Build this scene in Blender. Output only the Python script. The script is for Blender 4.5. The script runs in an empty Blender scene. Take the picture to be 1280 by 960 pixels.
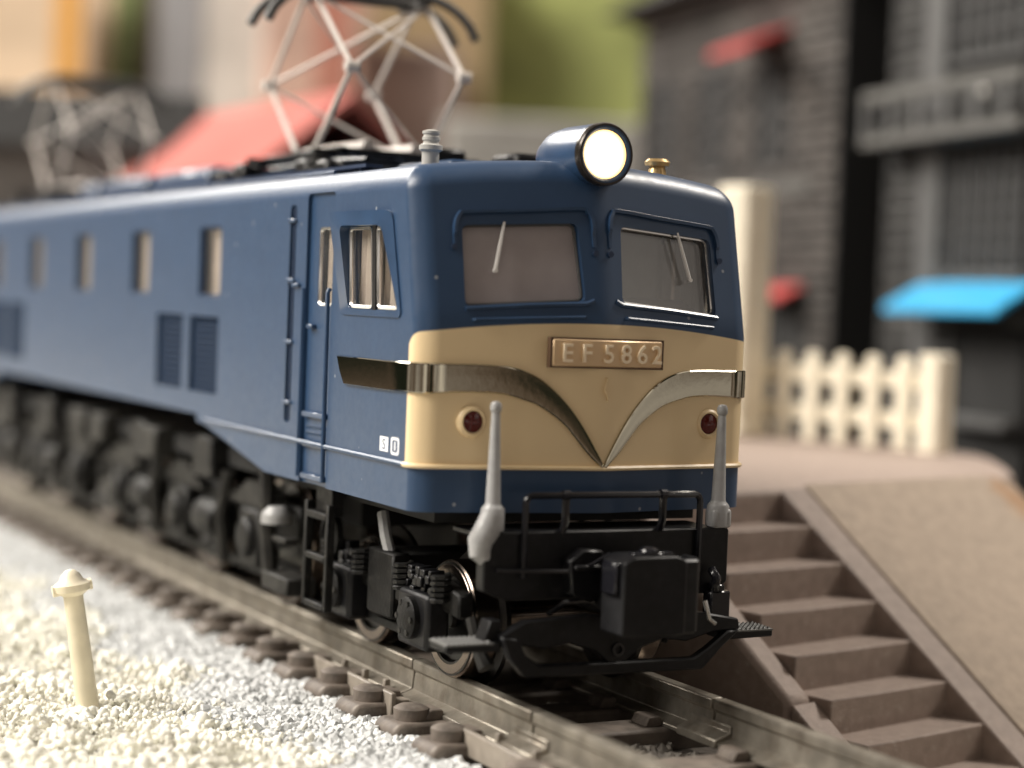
import bpy, bmesh, math, random
import numpy as np
from mathutils import Vector, Matrix
# 1 Blender unit = 1 millimetre: an N-gauge model railway layout
random.seed(7)
RNG = np.random.default_rng(7)
scene = bpy.context.scene
COL = scene.collection
scene.unit_settings.system = 'METRIC'
scene.unit_settings.scale_length = 0.001
R = math.radians
PI = math.pi

# ------------------------------------------------------------------ camera
CX, CY, CZ, YAW, PITCH, ROLL, FPX = -46.7276, -79.5132, 18.4842, 0.4818, -0.0408, 0.0403, 2381.16
cam_d = bpy.data.cameras.new('Camera')
cam = bpy.data.objects.new('Camera', cam_d)
COL.objects.link(cam)
_F = Vector((math.sin(YAW) * math.cos(PITCH), math.cos(YAW) * math.cos(PITCH), math.sin(PITCH)))
_R = Vector((math.cos(YAW), -math.sin(YAW), 0))
_U = _R.cross(_F)
_R2 = math.cos(ROLL) * _R + math.sin(ROLL) * _U
_U2 = -math.sin(ROLL) * _R + math.cos(ROLL) * _U
M = Matrix.Identity(4)
for i in range(3):
    M[i][0], M[i][1], M[i][2] = _R2[i], _U2[i], -_F[i]
M[0][3], M[1][3], M[2][3] = CX, CY, CZ
cam.matrix_world = M
cam_d.sensor_width = 36.0
cam_d.lens = FPX / 1280 * 36.0
cam_d.clip_start = 1.0
cam_d.clip_end = 5000.0
cam_d.dof.use_dof = True
cam_d.dof.focus_distance = 95.5
cam_d.dof.aperture_fstop = cam_d.lens * 1e-3 / 2.3      # 2.3 mm wide aperture
cam_d.dof.aperture_blades = 0
scene.camera = cam

# ------------------------------------------------------------------ room light
world = bpy.data.worlds.new('World')
scene.world = world
world.use_nodes = True
wn = world.node_tree.nodes
wn['Background'].inputs[0].default_value = (0.86, 0.80, 0.74, 1)
wn['Background'].inputs[1].default_value = 0.42
_tc = wn.new('ShaderNodeTexCoord'); _nz = wn.new('ShaderNodeTexNoise'); _cr = wn.new('ShaderNodeValToRGB')
_nz.inputs['Scale'].default_value = 3.2; _nz.inputs['Detail'].default_value = 3
_e = _cr.color_ramp.elements          # random tones for the unseen room, added for chrome and glass to reflect
_e[0].position = 0.44; _e[0].color = (0.05, 0.06, 0.04, 1)
_e[1].position = 0.66; _e[1].color = (2.3, 2.1, 1.9, 1)
_k = _e.new(0.50); _k.color = (0.42, 0.30, 0.22, 1)
_k = _e.new(0.57); _k.color = (1.1, 1.0, 0.92, 1)
_mp = wn.new('ShaderNodeMapping'); _mp.inputs['Location'].default_value = (4.3, 1.7, 2.2)
world.node_tree.links.new(_tc.outputs['Generated'], _mp.inputs[0])
world.node_tree.links.new(_mp.outputs[0], _nz.inputs['Vector'])
world.node_tree.links.new(_nz.outputs['Fac'], _cr.inputs[0])
world.node_tree.links.new(_cr.outputs[0], wn['Background'].inputs[0])

def ceiling_lamp(name, loc, target, sx, sy, power, col):
    d = bpy.data.lights.new(name, 'AREA')
    d.shape = 'RECTANGLE'
    d.size, d.size_y = sx, sy
    d.energy = power
    d.color = col
    o = bpy.data.objects.new(name, d)
    COL.objects.link(o)
    o.location = loc
    o.rotation_euler = (Vector(target) - Vector(loc)).to_track_quat('-Z', 'Y').to_euler()
    return o
ceiling_lamp('ceiling_lamp', (-120, 640, 400), (-10, 40, 5), 420, 130, 4.6e6, (1.0, 0.95, 0.88))
ceiling_lamp('ceiling_lamp', (520, 60, 560), (10, 10, 5), 160, 160, 4.2e6, (1.0, 0.93, 0.84))
ceiling_lamp('ceiling_lamp', (-560, 190, 520), (-10, 30, 5), 380, 380, 1.04e7, (1.0, 0.94, 0.86))

scene.view_settings.view_transform = 'Standard'
scene.view_settings.look = 'None'
scene.view_settings.exposure = 0.08
scene.view_settings.gamma = 1.0
scene.view_settings.use_curve_mapping = False

# ------------------------------------------------------------------ materials
def mat(name, col, rough=0.5, metal=0.0, var=0.0, vscale=1.0, bump=0.0, bscale=6.0, spec=0.5, col2=None, coat=0.0):
    m = bpy.data.materials.new(name)
    m.use_nodes = True
    nt = m.node_tree
    b = nt.nodes['Principled BSDF']
    b.inputs['Base Color'].default_value = (*col, 1)
    b.inputs['Roughness'].default_value = rough
    b.inputs['Metallic'].default_value = metal
    b.inputs['Specular IOR Level'].default_value = spec
    if coat:
        b.inputs['Coat Weight'].default_value = coat
        b.inputs['Coat Roughness'].default_value = 0.15
    tc = nt.nodes.new('ShaderNodeTexCoord')
    if var > 0 or col2:
        n = nt.nodes.new('ShaderNodeTexNoise')
        n.inputs['Scale'].default_value = vscale
        n.inputs['Detail'].default_value = 5
        nt.links.new(tc.outputs['Object'], n.inputs['Vector'])
        mx = nt.nodes.new('ShaderNodeMix')
        mx.data_type = 'RGBA'
        c2 = col2 if col2 else tuple(min(1, c * (1 + var)) for c in col)
        c1 = col if col2 else tuple(c * (1 - var) for c in col)
        mx.inputs[6].default_value = (*c1, 1)
        mx.inputs[7].default_value = (*c2, 1)
        mr = nt.nodes.new('ShaderNodeMapRange')
        mr.inputs[1].default_value = 0.35
        mr.inputs[2].default_value = 0.65
        nt.links.new(n.outputs['Fac'], mr.inputs[0])
        nt.links.new(mr.outputs[0], mx.inputs[0])
        nt.links.new(mx.outputs[2], b.inputs['Base Color'])
    if bump > 0:
        n2 = nt.nodes.new('ShaderNodeTexNoise')
        n2.inputs['Scale'].default_value = bscale
        n2.inputs['Detail'].default_value = 6
        nt.links.new(tc.outputs['Object'], n2.inputs['Vector'])
        bp = nt.nodes.new('ShaderNodeBump')
        bp.inputs['Strength'].default_value = bump
        bp.inputs['Distance'].default_value = 0.2
        nt.links.new(n2.outputs['Fac'], bp.inputs['Height'])
        nt.links.new(bp.outputs[0], b.inputs['Normal'])
    return m

BLUE = (0.020, 0.051, 0.113)
CREAM = (0.80, 0.62, 0.37)
m_blue = mat('blue_paint', BLUE, 0.33, var=0.10, vscale=0.6, bump=0.04, bscale=9, coat=0.15)
m_louver = mat('dark_blue_louver', (0.010, 0.022, 0.048), 0.85, spec=0.15)
m_creamp = mat('cream_paint', CREAM, 0.38, var=0.04, vscale=1.5)
m_black = mat('black_plastic', (0.006, 0.006, 0.007), 0.40, spec=0.28, var=0.35, vscale=2.0, bump=0.06, bscale=14)
m_blackgloss = mat('black_glossy_plastic', (0.010, 0.010, 0.013), 0.18)
m_chassis = mat('dark_grey_chassis', (0.008, 0.0078, 0.0075), 0.5, spec=0.22, var=0.5, vscale=0.8, bump=0.2, bscale=5)
m_rustgrey = mat('weathered_grey_chassis', (0.022, 0.021, 0.019), 0.55, spec=0.25, var=0.5, vscale=0.7)
m_grey = mat('grey_plastic', (0.33, 0.33, 0.33), 0.36, var=0.08, vscale=2, bump=0.08, bscale=5)
m_palegrey = mat('pale_grey_plastic', (0.46, 0.45, 0.42), 0.4, var=0.1)
m_chrome = mat('chrome_foil', (0.40, 0.37, 0.29), 0.045, metal=1.0, bump=0.01, bscale=3)
m_wiper = mat('wiper_white_metal', (0.85, 0.83, 0.80), 0.35, metal=0.2)
m_silver = mat('silver', (0.75, 0.74, 0.72), 0.22, metal=0.9)
m_wheel = mat('wheel_metal', (0.05, 0.048, 0.046), 0.28, metal=0.9)
m_tyre = mat('tyre_metal', (0.27, 0.22, 0.185), 0.25, metal=1.0)
m_rail = mat('rail_metal', (0.27, 0.245, 0.205), 0.42, metal=0.6, var=0.22, vscale=0.9, bump=0.08, bscale=4)
m_sleeper = mat('sleeper_plastic', (0.14, 0.115, 0.095), 0.62, var=0.30, vscale=0.9, bump=0.15, bscale=5)
m_strip = mat('track_strip_plastic', (0.27, 0.235, 0.195), 0.45, var=0.15, vscale=1.0)
m_brass = mat('brass', (0.62, 0.43, 0.20), 0.3, metal=0.8)
m_plate = mat('plate_metal', (0.66, 0.47, 0.28), 0.36, metal=0.4, bump=0.1, bscale=6)
m_gold = mat('plate_letters', (0.95, 0.80, 0.58), 0.3, metal=0.25)
m_redlens = mat('red_lens', (0.09, 0.010, 0.008), 0.12)
m_white = mat('white_print', (0.78, 0.80, 0.84), 0.5)
m_darkprint = mat('navy_print', (0.02, 0.04, 0.09), 0.5)
m_cab = mat('cab_interior', (0.66, 0.60, 0.57), 0.6, var=0.05)
m_warmcab = mat('cab_interior_warm', (0.62, 0.53, 0.47), 0.6, var=0.05)
m_pant = mat('pantograph_metal', (0.62, 0.57, 0.53), 0.4, metal=0.2)
m_pantdark = mat('pantograph_shoe', (0.05, 0.048, 0.045), 0.45)
m_step = mat('tread_plate', (0.13, 0.13, 0.125), 0.4, bump=0.2, bscale=10)
m_stair = mat('platform_plastic', (0.30, 0.232, 0.195), 0.62, var=0.10, vscale=1.4, bump=0.35, bscale=11)
m_ramp = mat('ramp_plastic', (0.355, 0.275, 0.205), 0.66, var=0.10, vscale=1.2, bump=0.5, bscale=7)
def wear(m, col, scale, lo, hi, amt):
    nt = m.node_tree; b = nt.nodes['Principled BSDF']
    prev = b.inputs['Base Color'].links[0].from_socket
    tc = nt.nodes.new('ShaderNodeTexCoord'); n = nt.nodes.new('ShaderNodeTexNoise')
    n.inputs['Scale'].default_value = scale; n.inputs['Detail'].default_value = 9; n.inputs['Roughness'].default_value = 0.7
    nt.links.new(tc.outputs['Object'], n.inputs['Vector'])
    mr = nt.nodes.new('ShaderNodeMapRange'); mr.inputs[1].default_value = lo; mr.inputs[2].default_value = hi; mr.inputs[4].default_value = amt
    nt.links.new(n.outputs['Fac'], mr.inputs[0])
    mx = nt.nodes.new('ShaderNodeMix'); mx.data_type = 'RGBA'; mx.inputs[7].default_value = (*col, 1)
    nt.links.new(mr.outputs[0], mx.inputs[0]); nt.links.new(prev, mx.inputs[6]); nt.links.new(mx.outputs[2], b.inputs['Base Color'])
wear(m_stair, (0.46, 0.39, 0.33), 1.9, 0.56, 0.72, 0.7)
wear(m_ramp, (0.56, 0.46, 0.34), 2.3, 0.57, 0.70, 0.6)
wear(m_sleeper, (0.36, 0.32, 0.27), 1.2, 0.55, 0.75, 0.5)
wear(m_rail, (0.12, 0.085, 0.055), 0.8, 0.50, 0.72, 0.6)
wear(m_chassis, (0.045, 0.04, 0.033), 1.6, 0.55, 0.75, 0.6)
wear(m_black, (0.03, 0.028, 0.026), 2.0, 0.58, 0.75, 0.5)
m_fence = mat('cream_white_plastic', (0.82, 0.75, 0.60), 0.5, var=0.05, vscale=0.5)
m_post = mat('ivory_plastic', (0.82, 0.74, 0.56), 0.45, var=0.06, vscale=0.8)
m_ground = mat('ground_scenic', (0.66, 0.64, 0.58), 0.9, var=0.12, vscale=0.25, bump=0.9, bscale=2.2)
m_gfine = mat('ballast_fine', (0.62, 0.63, 0.625), 0.8, var=0.22, vscale=1.3)
m_gdark = mat('ballast_grey', (0.20, 0.18, 0.155), 0.8, var=0.3, vscale=1.3)
m_gcoarse = mat('ballast_coarse', (0.90, 0.87, 0.78), 0.85, var=0.14, vscale=0.7)
m_brickA = mat('brown_brick', (0.070, 0.062, 0.056), 0.8, var=0.3, vscale=0.12)
m_brickB = mat('grey_brick', (0.046, 0.045, 0.043), 0.8, var=0.3, vscale=0.12)
def per_brick(m):
    nt = m.node_tree; b = nt.nodes['Principled BSDF']
    prev = b.inputs['Base Color'].links[0].from_socket
    oi = nt.nodes.new('ShaderNodeObjectInfo')
    mr = nt.nodes.new('ShaderNodeMapRange'); mr.inputs[3].default_value = 0.55; mr.inputs[4].default_value = 1.5
    nt.links.new(oi.outputs['Random'], mr.inputs[0])
    mx = nt.nodes.new('ShaderNodeVectorMath'); mx.operation = 'SCALE'
    nt.links.new(prev, mx.inputs[0]); nt.links.new(mr.outputs[0], mx.inputs['Scale']); nt.links.new(mx.outputs[0], b.inputs['Base Color'])
per_brick(m_brickA); per_brick(m_brickB)
m_mortar = mat('mortar', (0.010, 0.0095, 0.009), 0.9)
m_dark = mat('dark_wall', (0.010, 0.010, 0.010), 0.8)
m_frame = mat('grey_frame', (0.08, 0.08, 0.08), 0.6)
m_trim = mat('pale_trim', (0.10, 0.097, 0.09), 0.7)
m_awred = mat('red_awning', (0.50, 0.055, 0.05), 0.55)
m_awblue = mat('blue_awning', (0.03, 0.36, 0.66), 0.5)
m_redroof = mat('red_roof', (0.44, 0.15, 0.13), 0.95, spec=0.1, var=0.1, vscale=0.05)

def glass(name, tint, rough=0.02, refl=0.12):
    m = bpy.data.materials.new(name)
    m.use_nodes = True
    nt = m.node_tree
    nt.nodes.remove(nt.nodes['Principled BSDF'])
    out = nt.nodes['Material Output']
    t = nt.nodes.new('ShaderNodeBsdfTransparent')
    t.inputs[0].default_value = (*tint, 1)
    g = nt.nodes.new('ShaderNodeBsdfGlossy')
    g.inputs['Roughness'].default_value = rough
    g.inputs[0].default_value = (1, 1, 1, 1)
    fc = nt.nodes.new('ShaderNodeLayerWeight'); fc.inputs[0].default_value = 0.5
    lw = nt.nodes.new('ShaderNodeMath'); lw.operation = 'POWER'; lw.inputs[1].default_value = 4.0
    nt.links.new(fc.outputs['Facing'], lw.inputs[0])
    ad = nt.nodes.new('ShaderNodeMath')
    ad.operation = 'ADD'
    ad.use_clamp = True
    ad.inputs[1].default_value = refl
    nt.links.new(lw.outputs[0], ad.inputs[0])
    mx = nt.nodes.new('ShaderNodeMixShader')
    nt.links.new(ad.outputs[0], mx.inputs[0])
    nt.links.new(t.outputs[0], mx.inputs[1])
    nt.links.new(g.outputs[0], mx.inputs[2])
    nt.links.new(mx.outputs[0], out.inputs[0])
    return m
m_glass = glass('window_glass', (0.95, 0.95, 0.94), 0.03, 0.05)
m_reflveil = None
m_windscreen = glass('windscreen_glass', (0.80, 0.79, 0.79), 0.04, 0.12)

def veiled(name, tint, veil_col, amount):  # mixes in a diffuse veil that imitates light on the pane
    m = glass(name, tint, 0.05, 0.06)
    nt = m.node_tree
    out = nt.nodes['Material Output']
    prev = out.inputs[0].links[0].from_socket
    d = nt.nodes.new('ShaderNodeBsdfDiffuse'); d.inputs[0].default_value = (*veil_col, 1)
    tl = nt.nodes.new('ShaderNodeBsdfTranslucent'); tl.inputs[0].default_value = (*veil_col, 1)
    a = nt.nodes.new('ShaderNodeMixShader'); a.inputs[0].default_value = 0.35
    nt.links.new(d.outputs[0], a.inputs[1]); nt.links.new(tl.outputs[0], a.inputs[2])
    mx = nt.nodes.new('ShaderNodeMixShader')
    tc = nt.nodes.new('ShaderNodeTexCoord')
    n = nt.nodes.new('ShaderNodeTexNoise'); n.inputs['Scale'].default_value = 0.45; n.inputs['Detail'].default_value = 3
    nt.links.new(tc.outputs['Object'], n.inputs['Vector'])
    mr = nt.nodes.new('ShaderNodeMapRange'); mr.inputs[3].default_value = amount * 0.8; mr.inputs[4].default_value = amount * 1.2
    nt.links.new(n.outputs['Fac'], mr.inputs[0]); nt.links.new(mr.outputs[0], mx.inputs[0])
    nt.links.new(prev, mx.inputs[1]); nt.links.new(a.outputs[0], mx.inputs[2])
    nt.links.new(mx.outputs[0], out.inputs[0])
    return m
m_reflveil = veiled('reflection_veil_windscreen', (0.8, 0.79, 0.79), (0.74, 0.67, 0.67), 0.55)  # left pane: its reflection is put into the colour as a grey veil
m_cabveil = veiled('cab_light_veil_windscreen', (0.86, 0.86, 0.85), (0.6, 0.58, 0.54), 0.07)  # right pane: paled by a thin veil, standing in for interior light
def emit(name, col, s):
    m = bpy.data.materials.new(name)
    m.use_nodes = True
    nt = m.node_tree
    b = nt.nodes['Principled BSDF']
    b.inputs['Base Color'].default_value = (*col, 1)
    b.inputs['Emission Color'].default_value = (*col, 1)
    b.inputs['Emission Strength'].default_value = s
    return m
def lamp_lens():
    m = emit('lit_lens', (1.0, 0.80, 0.50), 5.0)
    nt = m.node_tree; b = nt.nodes['Principled BSDF']
    tc = nt.nodes.new('ShaderNodeTexCoord'); mp = nt.nodes.new('ShaderNodeMapping')
    mp.inputs['Location'].default_value = (0, 0, -26.04); mp.inputs['Scale'].default_value = (1, 0, 1)
    nt.links.new(tc.outputs['Object'], mp.inputs[0])
    ln = nt.nodes.new('ShaderNodeVectorMath'); ln.operation = 'LENGTH'; nt.links.new(mp.outputs[0], ln.inputs[0])
    cr = nt.nodes.new('ShaderNodeValToRGB')
    e = cr.color_ramp.elements
    mr = nt.nodes.new('ShaderNodeMapRange'); mr.inputs[2].default_value = 1.36
    nt.links.new(ln.outputs['Value'], mr.inputs[0]); nt.links.new(mr.outputs[0], cr.inputs[0])
    e[0].color = (1, 0.9, 0.72, 1); e[0].position = 0.42
    e[1].color = (0.34, 0.17, 0.05, 1); e[1].position = 1.0
    k = e.new(0.8); k.color = (0.75, 0.47, 0.17, 1)
    nt.links.new(cr.outputs[0], b.inputs['Emission Color'])
    return m
m_lamp = lamp_lens()

# ------------------------------------------------------------------ mesh helpers
class MB:
    def __init__(self):
        self.v, self.f = [], []
    def add(self, vs, fs):
        n = len(self.v)
        self.v += [tuple(map(float, p)) for p in vs]
        self.f += [tuple(i + n for i in f) for f in fs]
        return self
    def box(self, x0, x1, y0, y1, z0, z1):
        x0, x1 = min(x0, x1), max(x0, x1); y0, y1 = min(y0, y1), max(y0, y1); z0, z1 = min(z0, z1), max(z0, z1)
        return self.add([(x0, y0, z0), (x1, y0, z0), (x1, y1, z0), (x0, y1, z0), (x0, y0, z1), (x1, y0, z1), (x1, y1, z1), (x0, y1, z1)],
                        [(0, 3, 2, 1), (4, 5, 6, 7), (0, 1, 5, 4), (1, 2, 6, 5), (2, 3, 7, 6), (3, 0, 4, 7)])
    def prism(self, pts, axis, a, b):
        """extrude polygon pts (2-D, the two other axes in order) along axis from a to b"""
        def P(p, t):
            q = list(p); q.insert(axis, t); return q
        n = len(pts)
        ar = sum(pts[i][0] * pts[(i + 1) % n][1] - pts[(i + 1) % n][0] * pts[i][1] for i in range(n))
        if (ar < 0) != (axis == 1):
            pts = pts[::-1]
        if a > b:
            a, b = b, a
        vs = [P(p, a) for p in pts] + [P(p, b) for p in pts]
        fs = [tuple(range(n))[::-1], tuple(range(n, 2 * n))] + [(i, (i + 1) % n, n + (i + 1) % n, n + i) for i in range(n)]
        return self.add(vs, fs)
    def tube(self, pts, r, seg=8, cap=True, close=False):
        pts = [Vector(p) for p in pts]
        n = len(pts)
        rs = r if isinstance(r, (list, tuple)) else [r] * n
        vs, fs = [], []
        prev = None
        for i, p in enumerate(pts):
            a = pts[i - 1] if i > 0 else (pts[-1] if close else p)
            b = pts[i + 1] if i < n - 1 else (pts[0] if close else p)
            t = (b - a)
            t = t.normalized() if t.length > 1e-9 else Vector((0, 0, 1))
            if prev is None:
                u = t.orthogonal().normalized()
            else:
                u = (prev - t * prev.dot(t))
                u = u.normalized() if u.length > 1e-6 else t.orthogonal().normalized()
            prev = u
            w = t.cross(u)
            for k in range(seg):
                an = 2 * PI * k / seg
                vs.append(p + (u * math.cos(an) + w * math.sin(an)) * rs[i])
        m = n if close else n - 1
        for i in range(m):
            j = (i + 1) % n
            for k in range(seg):
                k2 = (k + 1) % seg
                fs.append((i * seg + k, i * seg + k2, j * seg + k2, j * seg + k))
        if cap and not close:
            fs.append(tuple(range(seg))[::-1])
            fs.append(tuple((n - 1) * seg + k for k in range(seg)))
        return self.add(vs, fs)
    def lathe(self, prof, c, axis=2, seg=24):
        """prof: list of (radius, height along axis); closed at the ends when radius is 0"""
        vs, fs = [], []
        def P(r, h, an):
            a, b = r * math.cos(an), r * math.sin(an)
            q = {0: (h, a, b), 1: (b, h, a), 2: (a, b, h)}[axis]
            return (q[0] + c[0], q[1] + c[1], q[2] + c[2])
        idx = []
        for r, h in prof:
            if r < 1e-6:
                idx.append([len(vs)]); vs.append(P(0, h, 0))
            else:
                idx.append(list(range(len(vs), len(vs) + seg)))
                vs += [P(r, h, 2 * PI * k / seg) for k in range(seg)]
        for A, B in zip(idx, idx[1:]):
            for k in range(seg):
                k2 = (k + 1) % seg
                if len(A) == 1 and len(B) == 1: continue
                if len(A) == 1: fs.append((A[0], B[k2], B[k]))
                elif len(B) == 1: fs.append((A[k], A[k2], B[0]))
                else: fs.append((A[k], A[k2], B[k2], B[k]))
        return self.add(vs, fs)
    def mesh(self, name, angle=35):
        me = bpy.data.meshes.new(name)
        me.from_pydata(self.v, [], self.f)
        bm = bmesh.new(); bm.from_mesh(me)
        bmesh.ops.recalc_face_normals(bm, faces=bm.faces)
        bm.to_mesh(me); bm.free()
        if angle:
            me.polygons.foreach_set('use_smooth', [True] * len(me.polygons))
            me.set_sharp_from_angle(angle=R(angle))
        return me
    def build(self, name, m, parent=None, bevel=0.0, angle=35, loc=None, seg=1):
        o = bpy.data.objects.new(name, self.mesh(name, angle))
        COL.objects.link(o)
        if m: o.data.materials.append(m)
        if parent: o.parent = parent
        if loc: o.location = loc
        if bevel:
            md = o.modifiers.new('bevel', 'BEVEL')
            md.width = bevel; md.segments = seg; md.limit_method = 'ANGLE'; md.angle_limit = R(40)
            md.harden_normals = False
        return o

def tag(o, label, cat, group=None):
    o['label'] = label; o['category'] = cat
    if group: o['group'] = group
    return o
def thing(name, label, cat, loc=(0, 0, 0), rz=0.0, group=None):
    o = bpy.data.objects.new(name, None)
    COL.objects.link(o)
    o.empty_display_size = 2
    o.location = loc; o.rotation_euler = (0, 0, rz)
    return tag(o, label, cat, group)
def copy_obj(o, parent, loc=None):
    c = o.copy(); COL.objects.link(c); c.parent = parent
    if loc: c.location = loc
    return c
def copy_tree(o, parent, loc=None):
    c = copy_obj(o, parent, loc)
    for ch in [x for x in bpy.data.objects if x.parent == o]:
        copy_obj(ch, c)
    return c
def apply_mesh(o):
    dg = bpy.context.evaluated_depsgraph_get()
    me = bpy.data.meshes.new_from_object(o.evaluated_get(dg))
    o.modifiers.clear()
    o.data = me
def cut(o, cutters):
    for c in cutters:
        md = o.modifiers.new('cut', 'BOOLEAN')
        md.operation = 'DIFFERENCE'; md.solver = 'EXACT'; md.object = c
    bpy.context.view_layer.update()
    apply_mesh(o)
    for c in cutters:
        bpy.data.objects.remove(c)
def rounded(poly, r, n=4):
    """round the corners of a 2-D polygon"""
    out = []
    N = len(poly)
    for i in range(N):
        p = Vector(poly[i]); a = Vector(poly[i - 1]) - p; b = Vector(poly[(i + 1) % N]) - p
        d = min(r, a.length * 0.45, b.length * 0.45)
        p0, p1 = p + a.normalized() * d, p + b.normalized() * d
        for k in range(n + 1):
            t = k / n
            q = p0 * (1 - t) ** 2 + p * 2 * t * (1 - t) + p1 * t * t
            out.append((q.x, q.y))
    return out
def catmull(pts, n=6):
    P = [Vector(p) for p in pts]
    P = [2 * P[0] - P[1]] + P + [2 * P[-1] - P[-2]]
    out = []
    for i in range(1, len(P) - 2):
        for k in range(n):
            t = k / n
            a, b, c, d = P[i - 1], P[i], P[i + 1], P[i + 2]
            out.append(0.5 * ((2 * b) + (c - a) * t + (2 * a - 5 * b + 4 * c - d) * t * t + (3 * b - a - 3 * c + d) * t ** 3))
    out.append(P[-2])
    return out

# ------------------------------------------------------------------ setting: ground
TRK_END = 190.0
def ground_z(x, y):
    left = np.clip((-x - 9.5) / 6.0, 0, 1)
    base = -3.05 - 0.35 * left
    right = np.clip((x - 9.0) / 5.0, 0, 1)
    base = base - right * (1.2 + 1.7 * np.clip((22 - y) / 8.0, 0, 1))
    und = 0.30 * np.sin(x * 0.31 + 1.3) * np.sin(y * 0.23) + 0.22 * np.sin(x * 0.7 + y * 0.5)
    lump = 0.28 * np.sin(x * 1.9 + 2 * np.sin(y * 0.8)) * np.sin(y * 1.6 + 1.5 * np.sin(x * 0.9)) + 0.18 * np.sin(x * 3.1 + y * 2.3)
    return base + (und + lump * np.clip((-x - 14) / 3.0, 0, 1)) * left
def axis_pts(lo, hi, dense_lo, dense_hi, d, far):
    a = list(np.arange(dense_lo, dense_hi, d))
    l = list(np.linspace(lo, dense_lo, far, endpoint=False))
    h = list(np.linspace(dense_hi, hi, far))
    return np.array(l + a + h)
gx = axis_pts(-120, 420, -60, 30, 0.6, 14)
gy = axis_pts(-95, 700, -20, 80, 0.7, 16)
GX, GY = np.meshgrid(gx, gy)
GZ = ground_z(GX, GY)
nx, ny = len(gx), len(gy)
g = MB()
g.v = list(zip(GX.ravel().tolist(), GY.ravel().tolist(), GZ.ravel().tolist()))
g.f = [(j * nx + i, j * nx + i + 1, (j + 1) * nx + i + 1, (j + 1) * nx + i) for j in range(ny - 1) for i in range(nx - 1)]
def bounce_darkening(m):  # ground outside the grit darkened to cut bounce light onto the locomotive
    nt = m.node_tree; b = nt.nodes['Principled BSDF']
    prev = b.inputs['Base Color'].links[0].from_socket
    tc = nt.nodes.new('ShaderNodeTexCoord'); sp = nt.nodes.new('ShaderNodeSeparateXYZ')
    nt.links.new(tc.outputs['Object'], sp.inputs[0])
    def ramp(sock, a, b_):
        n = nt.nodes.new('ShaderNodeMapRange'); n.inputs[1].default_value = a; n.inputs[2].default_value = b_
        nt.links.new(sock, n.inputs[0]); return n.outputs[0]
    mu = nt.nodes.new('ShaderNodeMath'); mu.operation = 'MULTIPLY'
    nt.links.new(ramp(sp.outputs[0], -6.5, -8.0), mu.inputs[0]); nt.links.new(ramp(sp.outputs[1], -14, -11), mu.inputs[1])
    mx = nt.nodes.new('ShaderNodeMix'); mx.data_type = 'RGBA'
    mx.inputs[6].default_value = (0.075, 0.062, 0.05, 1)
    nt.links.new(mu.outputs[0], mx.inputs[0]); nt.links.new(prev, mx.inputs[7]); nt.links.new(mx.outputs[2], b.inputs['Base Color'])
bounce_darkening(m_ground)
gnd = g.build('ground', m_ground, angle=60)
gnd['kind'] = 'structure'

# grains of scenic ballast, uncountable
def grains(name, m, pts, size, label, cat, smooth=False):
    ph = (1 + 5 ** 0.5) / 2
    base = np.array([(-1, ph, 0), (1, ph, 0), (-1, -ph, 0), (1, -ph, 0), (0, -1, ph), (0, 1, ph), (0, -1, -ph), (0, 1, -ph), (ph, 0, -1), (ph, 0, 1), (-ph, 0, -1), (-ph, 0, 1)], float) / 1.9
    fc = np.array([(0, 11, 5), (0, 5, 1), (0, 1, 7), (0, 7, 10), (0, 10, 11), (1, 5, 9), (5, 11, 4), (11, 10, 2), (10, 7, 6), (7, 1, 8), (3, 9, 4), (3, 4, 2), (3, 2, 6), (3, 6, 8), (3, 8, 9), (4, 9, 5), (2, 4, 11), (6, 2, 10), (8, 6, 7), (9, 8, 1)])
    n = len(pts)
    jit = base[None] * RNG.uniform(0.75, 1.2, (n, 12, 1)) * RNG.uniform(0.6, 1.3, (n, 1, 3)) + RNG.normal(0, 0.06, (n, 12, 3))
    q = RNG.normal(size=(n, 4)); q /= np.linalg.norm(q, axis=1)[:, None]
    w, x, y, z = q.T
    Rm = np.stack([np.stack([1 - 2 * (y * y + z * z), 2 * (x * y - w * z), 2 * (x * z + w * y)], -1),
                   np.stack([2 * (x * y + w * z), 1 - 2 * (x * x + z * z), 2 * (y * z - w * x)], -1),
                   np.stack([2 * (x * z - w * y), 2 * (y * z + w * x), 1 - 2 * (x * x + y * y)], -1)], 1)
    V = np.einsum('nij,nkj->nki', Rm, jit) * size[:, None, None] + pts[:, None]
    Fi = (fc[None] + (np.arange(n) * 12)[:, None, None]).reshape(-1, 3)
    me = bpy.data.meshes.new(name)
    me.from_pydata(V.reshape(-1, 3).tolist(), [], Fi.tolist())
    o = bpy.data.objects.new(name, me)
    COL.objects.link(o)
    me.materials.append(m)
    if smooth: me.polygons.foreach_set('use_smooth', [True] * len(me.polygons))
    o['kind'] = 'stuff'
    return tag(o, label, cat)
def scatter(n, x0, x1, y0, y1, keep=None):
    x = RNG.uniform(x0, x1, n); y = y0 + (y1 - y0) * RNG.uniform(0, 1, n) ** 1.5
    if keep is not None:
        k = keep(x, y); x, y = x[k], y[k]
    return x, y
edge = lambda y: -14.8 + 1.3 * np.sin(y * 0.35) + 0.8 * np.sin(y * 0.9 + 1)
x, y = scatter(38000, -23, -7.6, -9, 95, lambda x, y: x > edge(y) - RNG.normal(0, 0.9, len(x)))
s = RNG.uniform(0.14, 0.34, len(x))
grains('fine_ballast', m_gfine, np.stack([x, y, ground_z(x, y) + 0.05 + RNG.uniform(0, 0.35, len(x))], 1), s,
       'fine white bluish ballast grains beside the sleeper ends', 'ballast')
x, y = scatter(56000, -46, -12, -9, 85, lambda x, y: x < edge(y) + RNG.normal(0, 0.9, len(x)))
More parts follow.
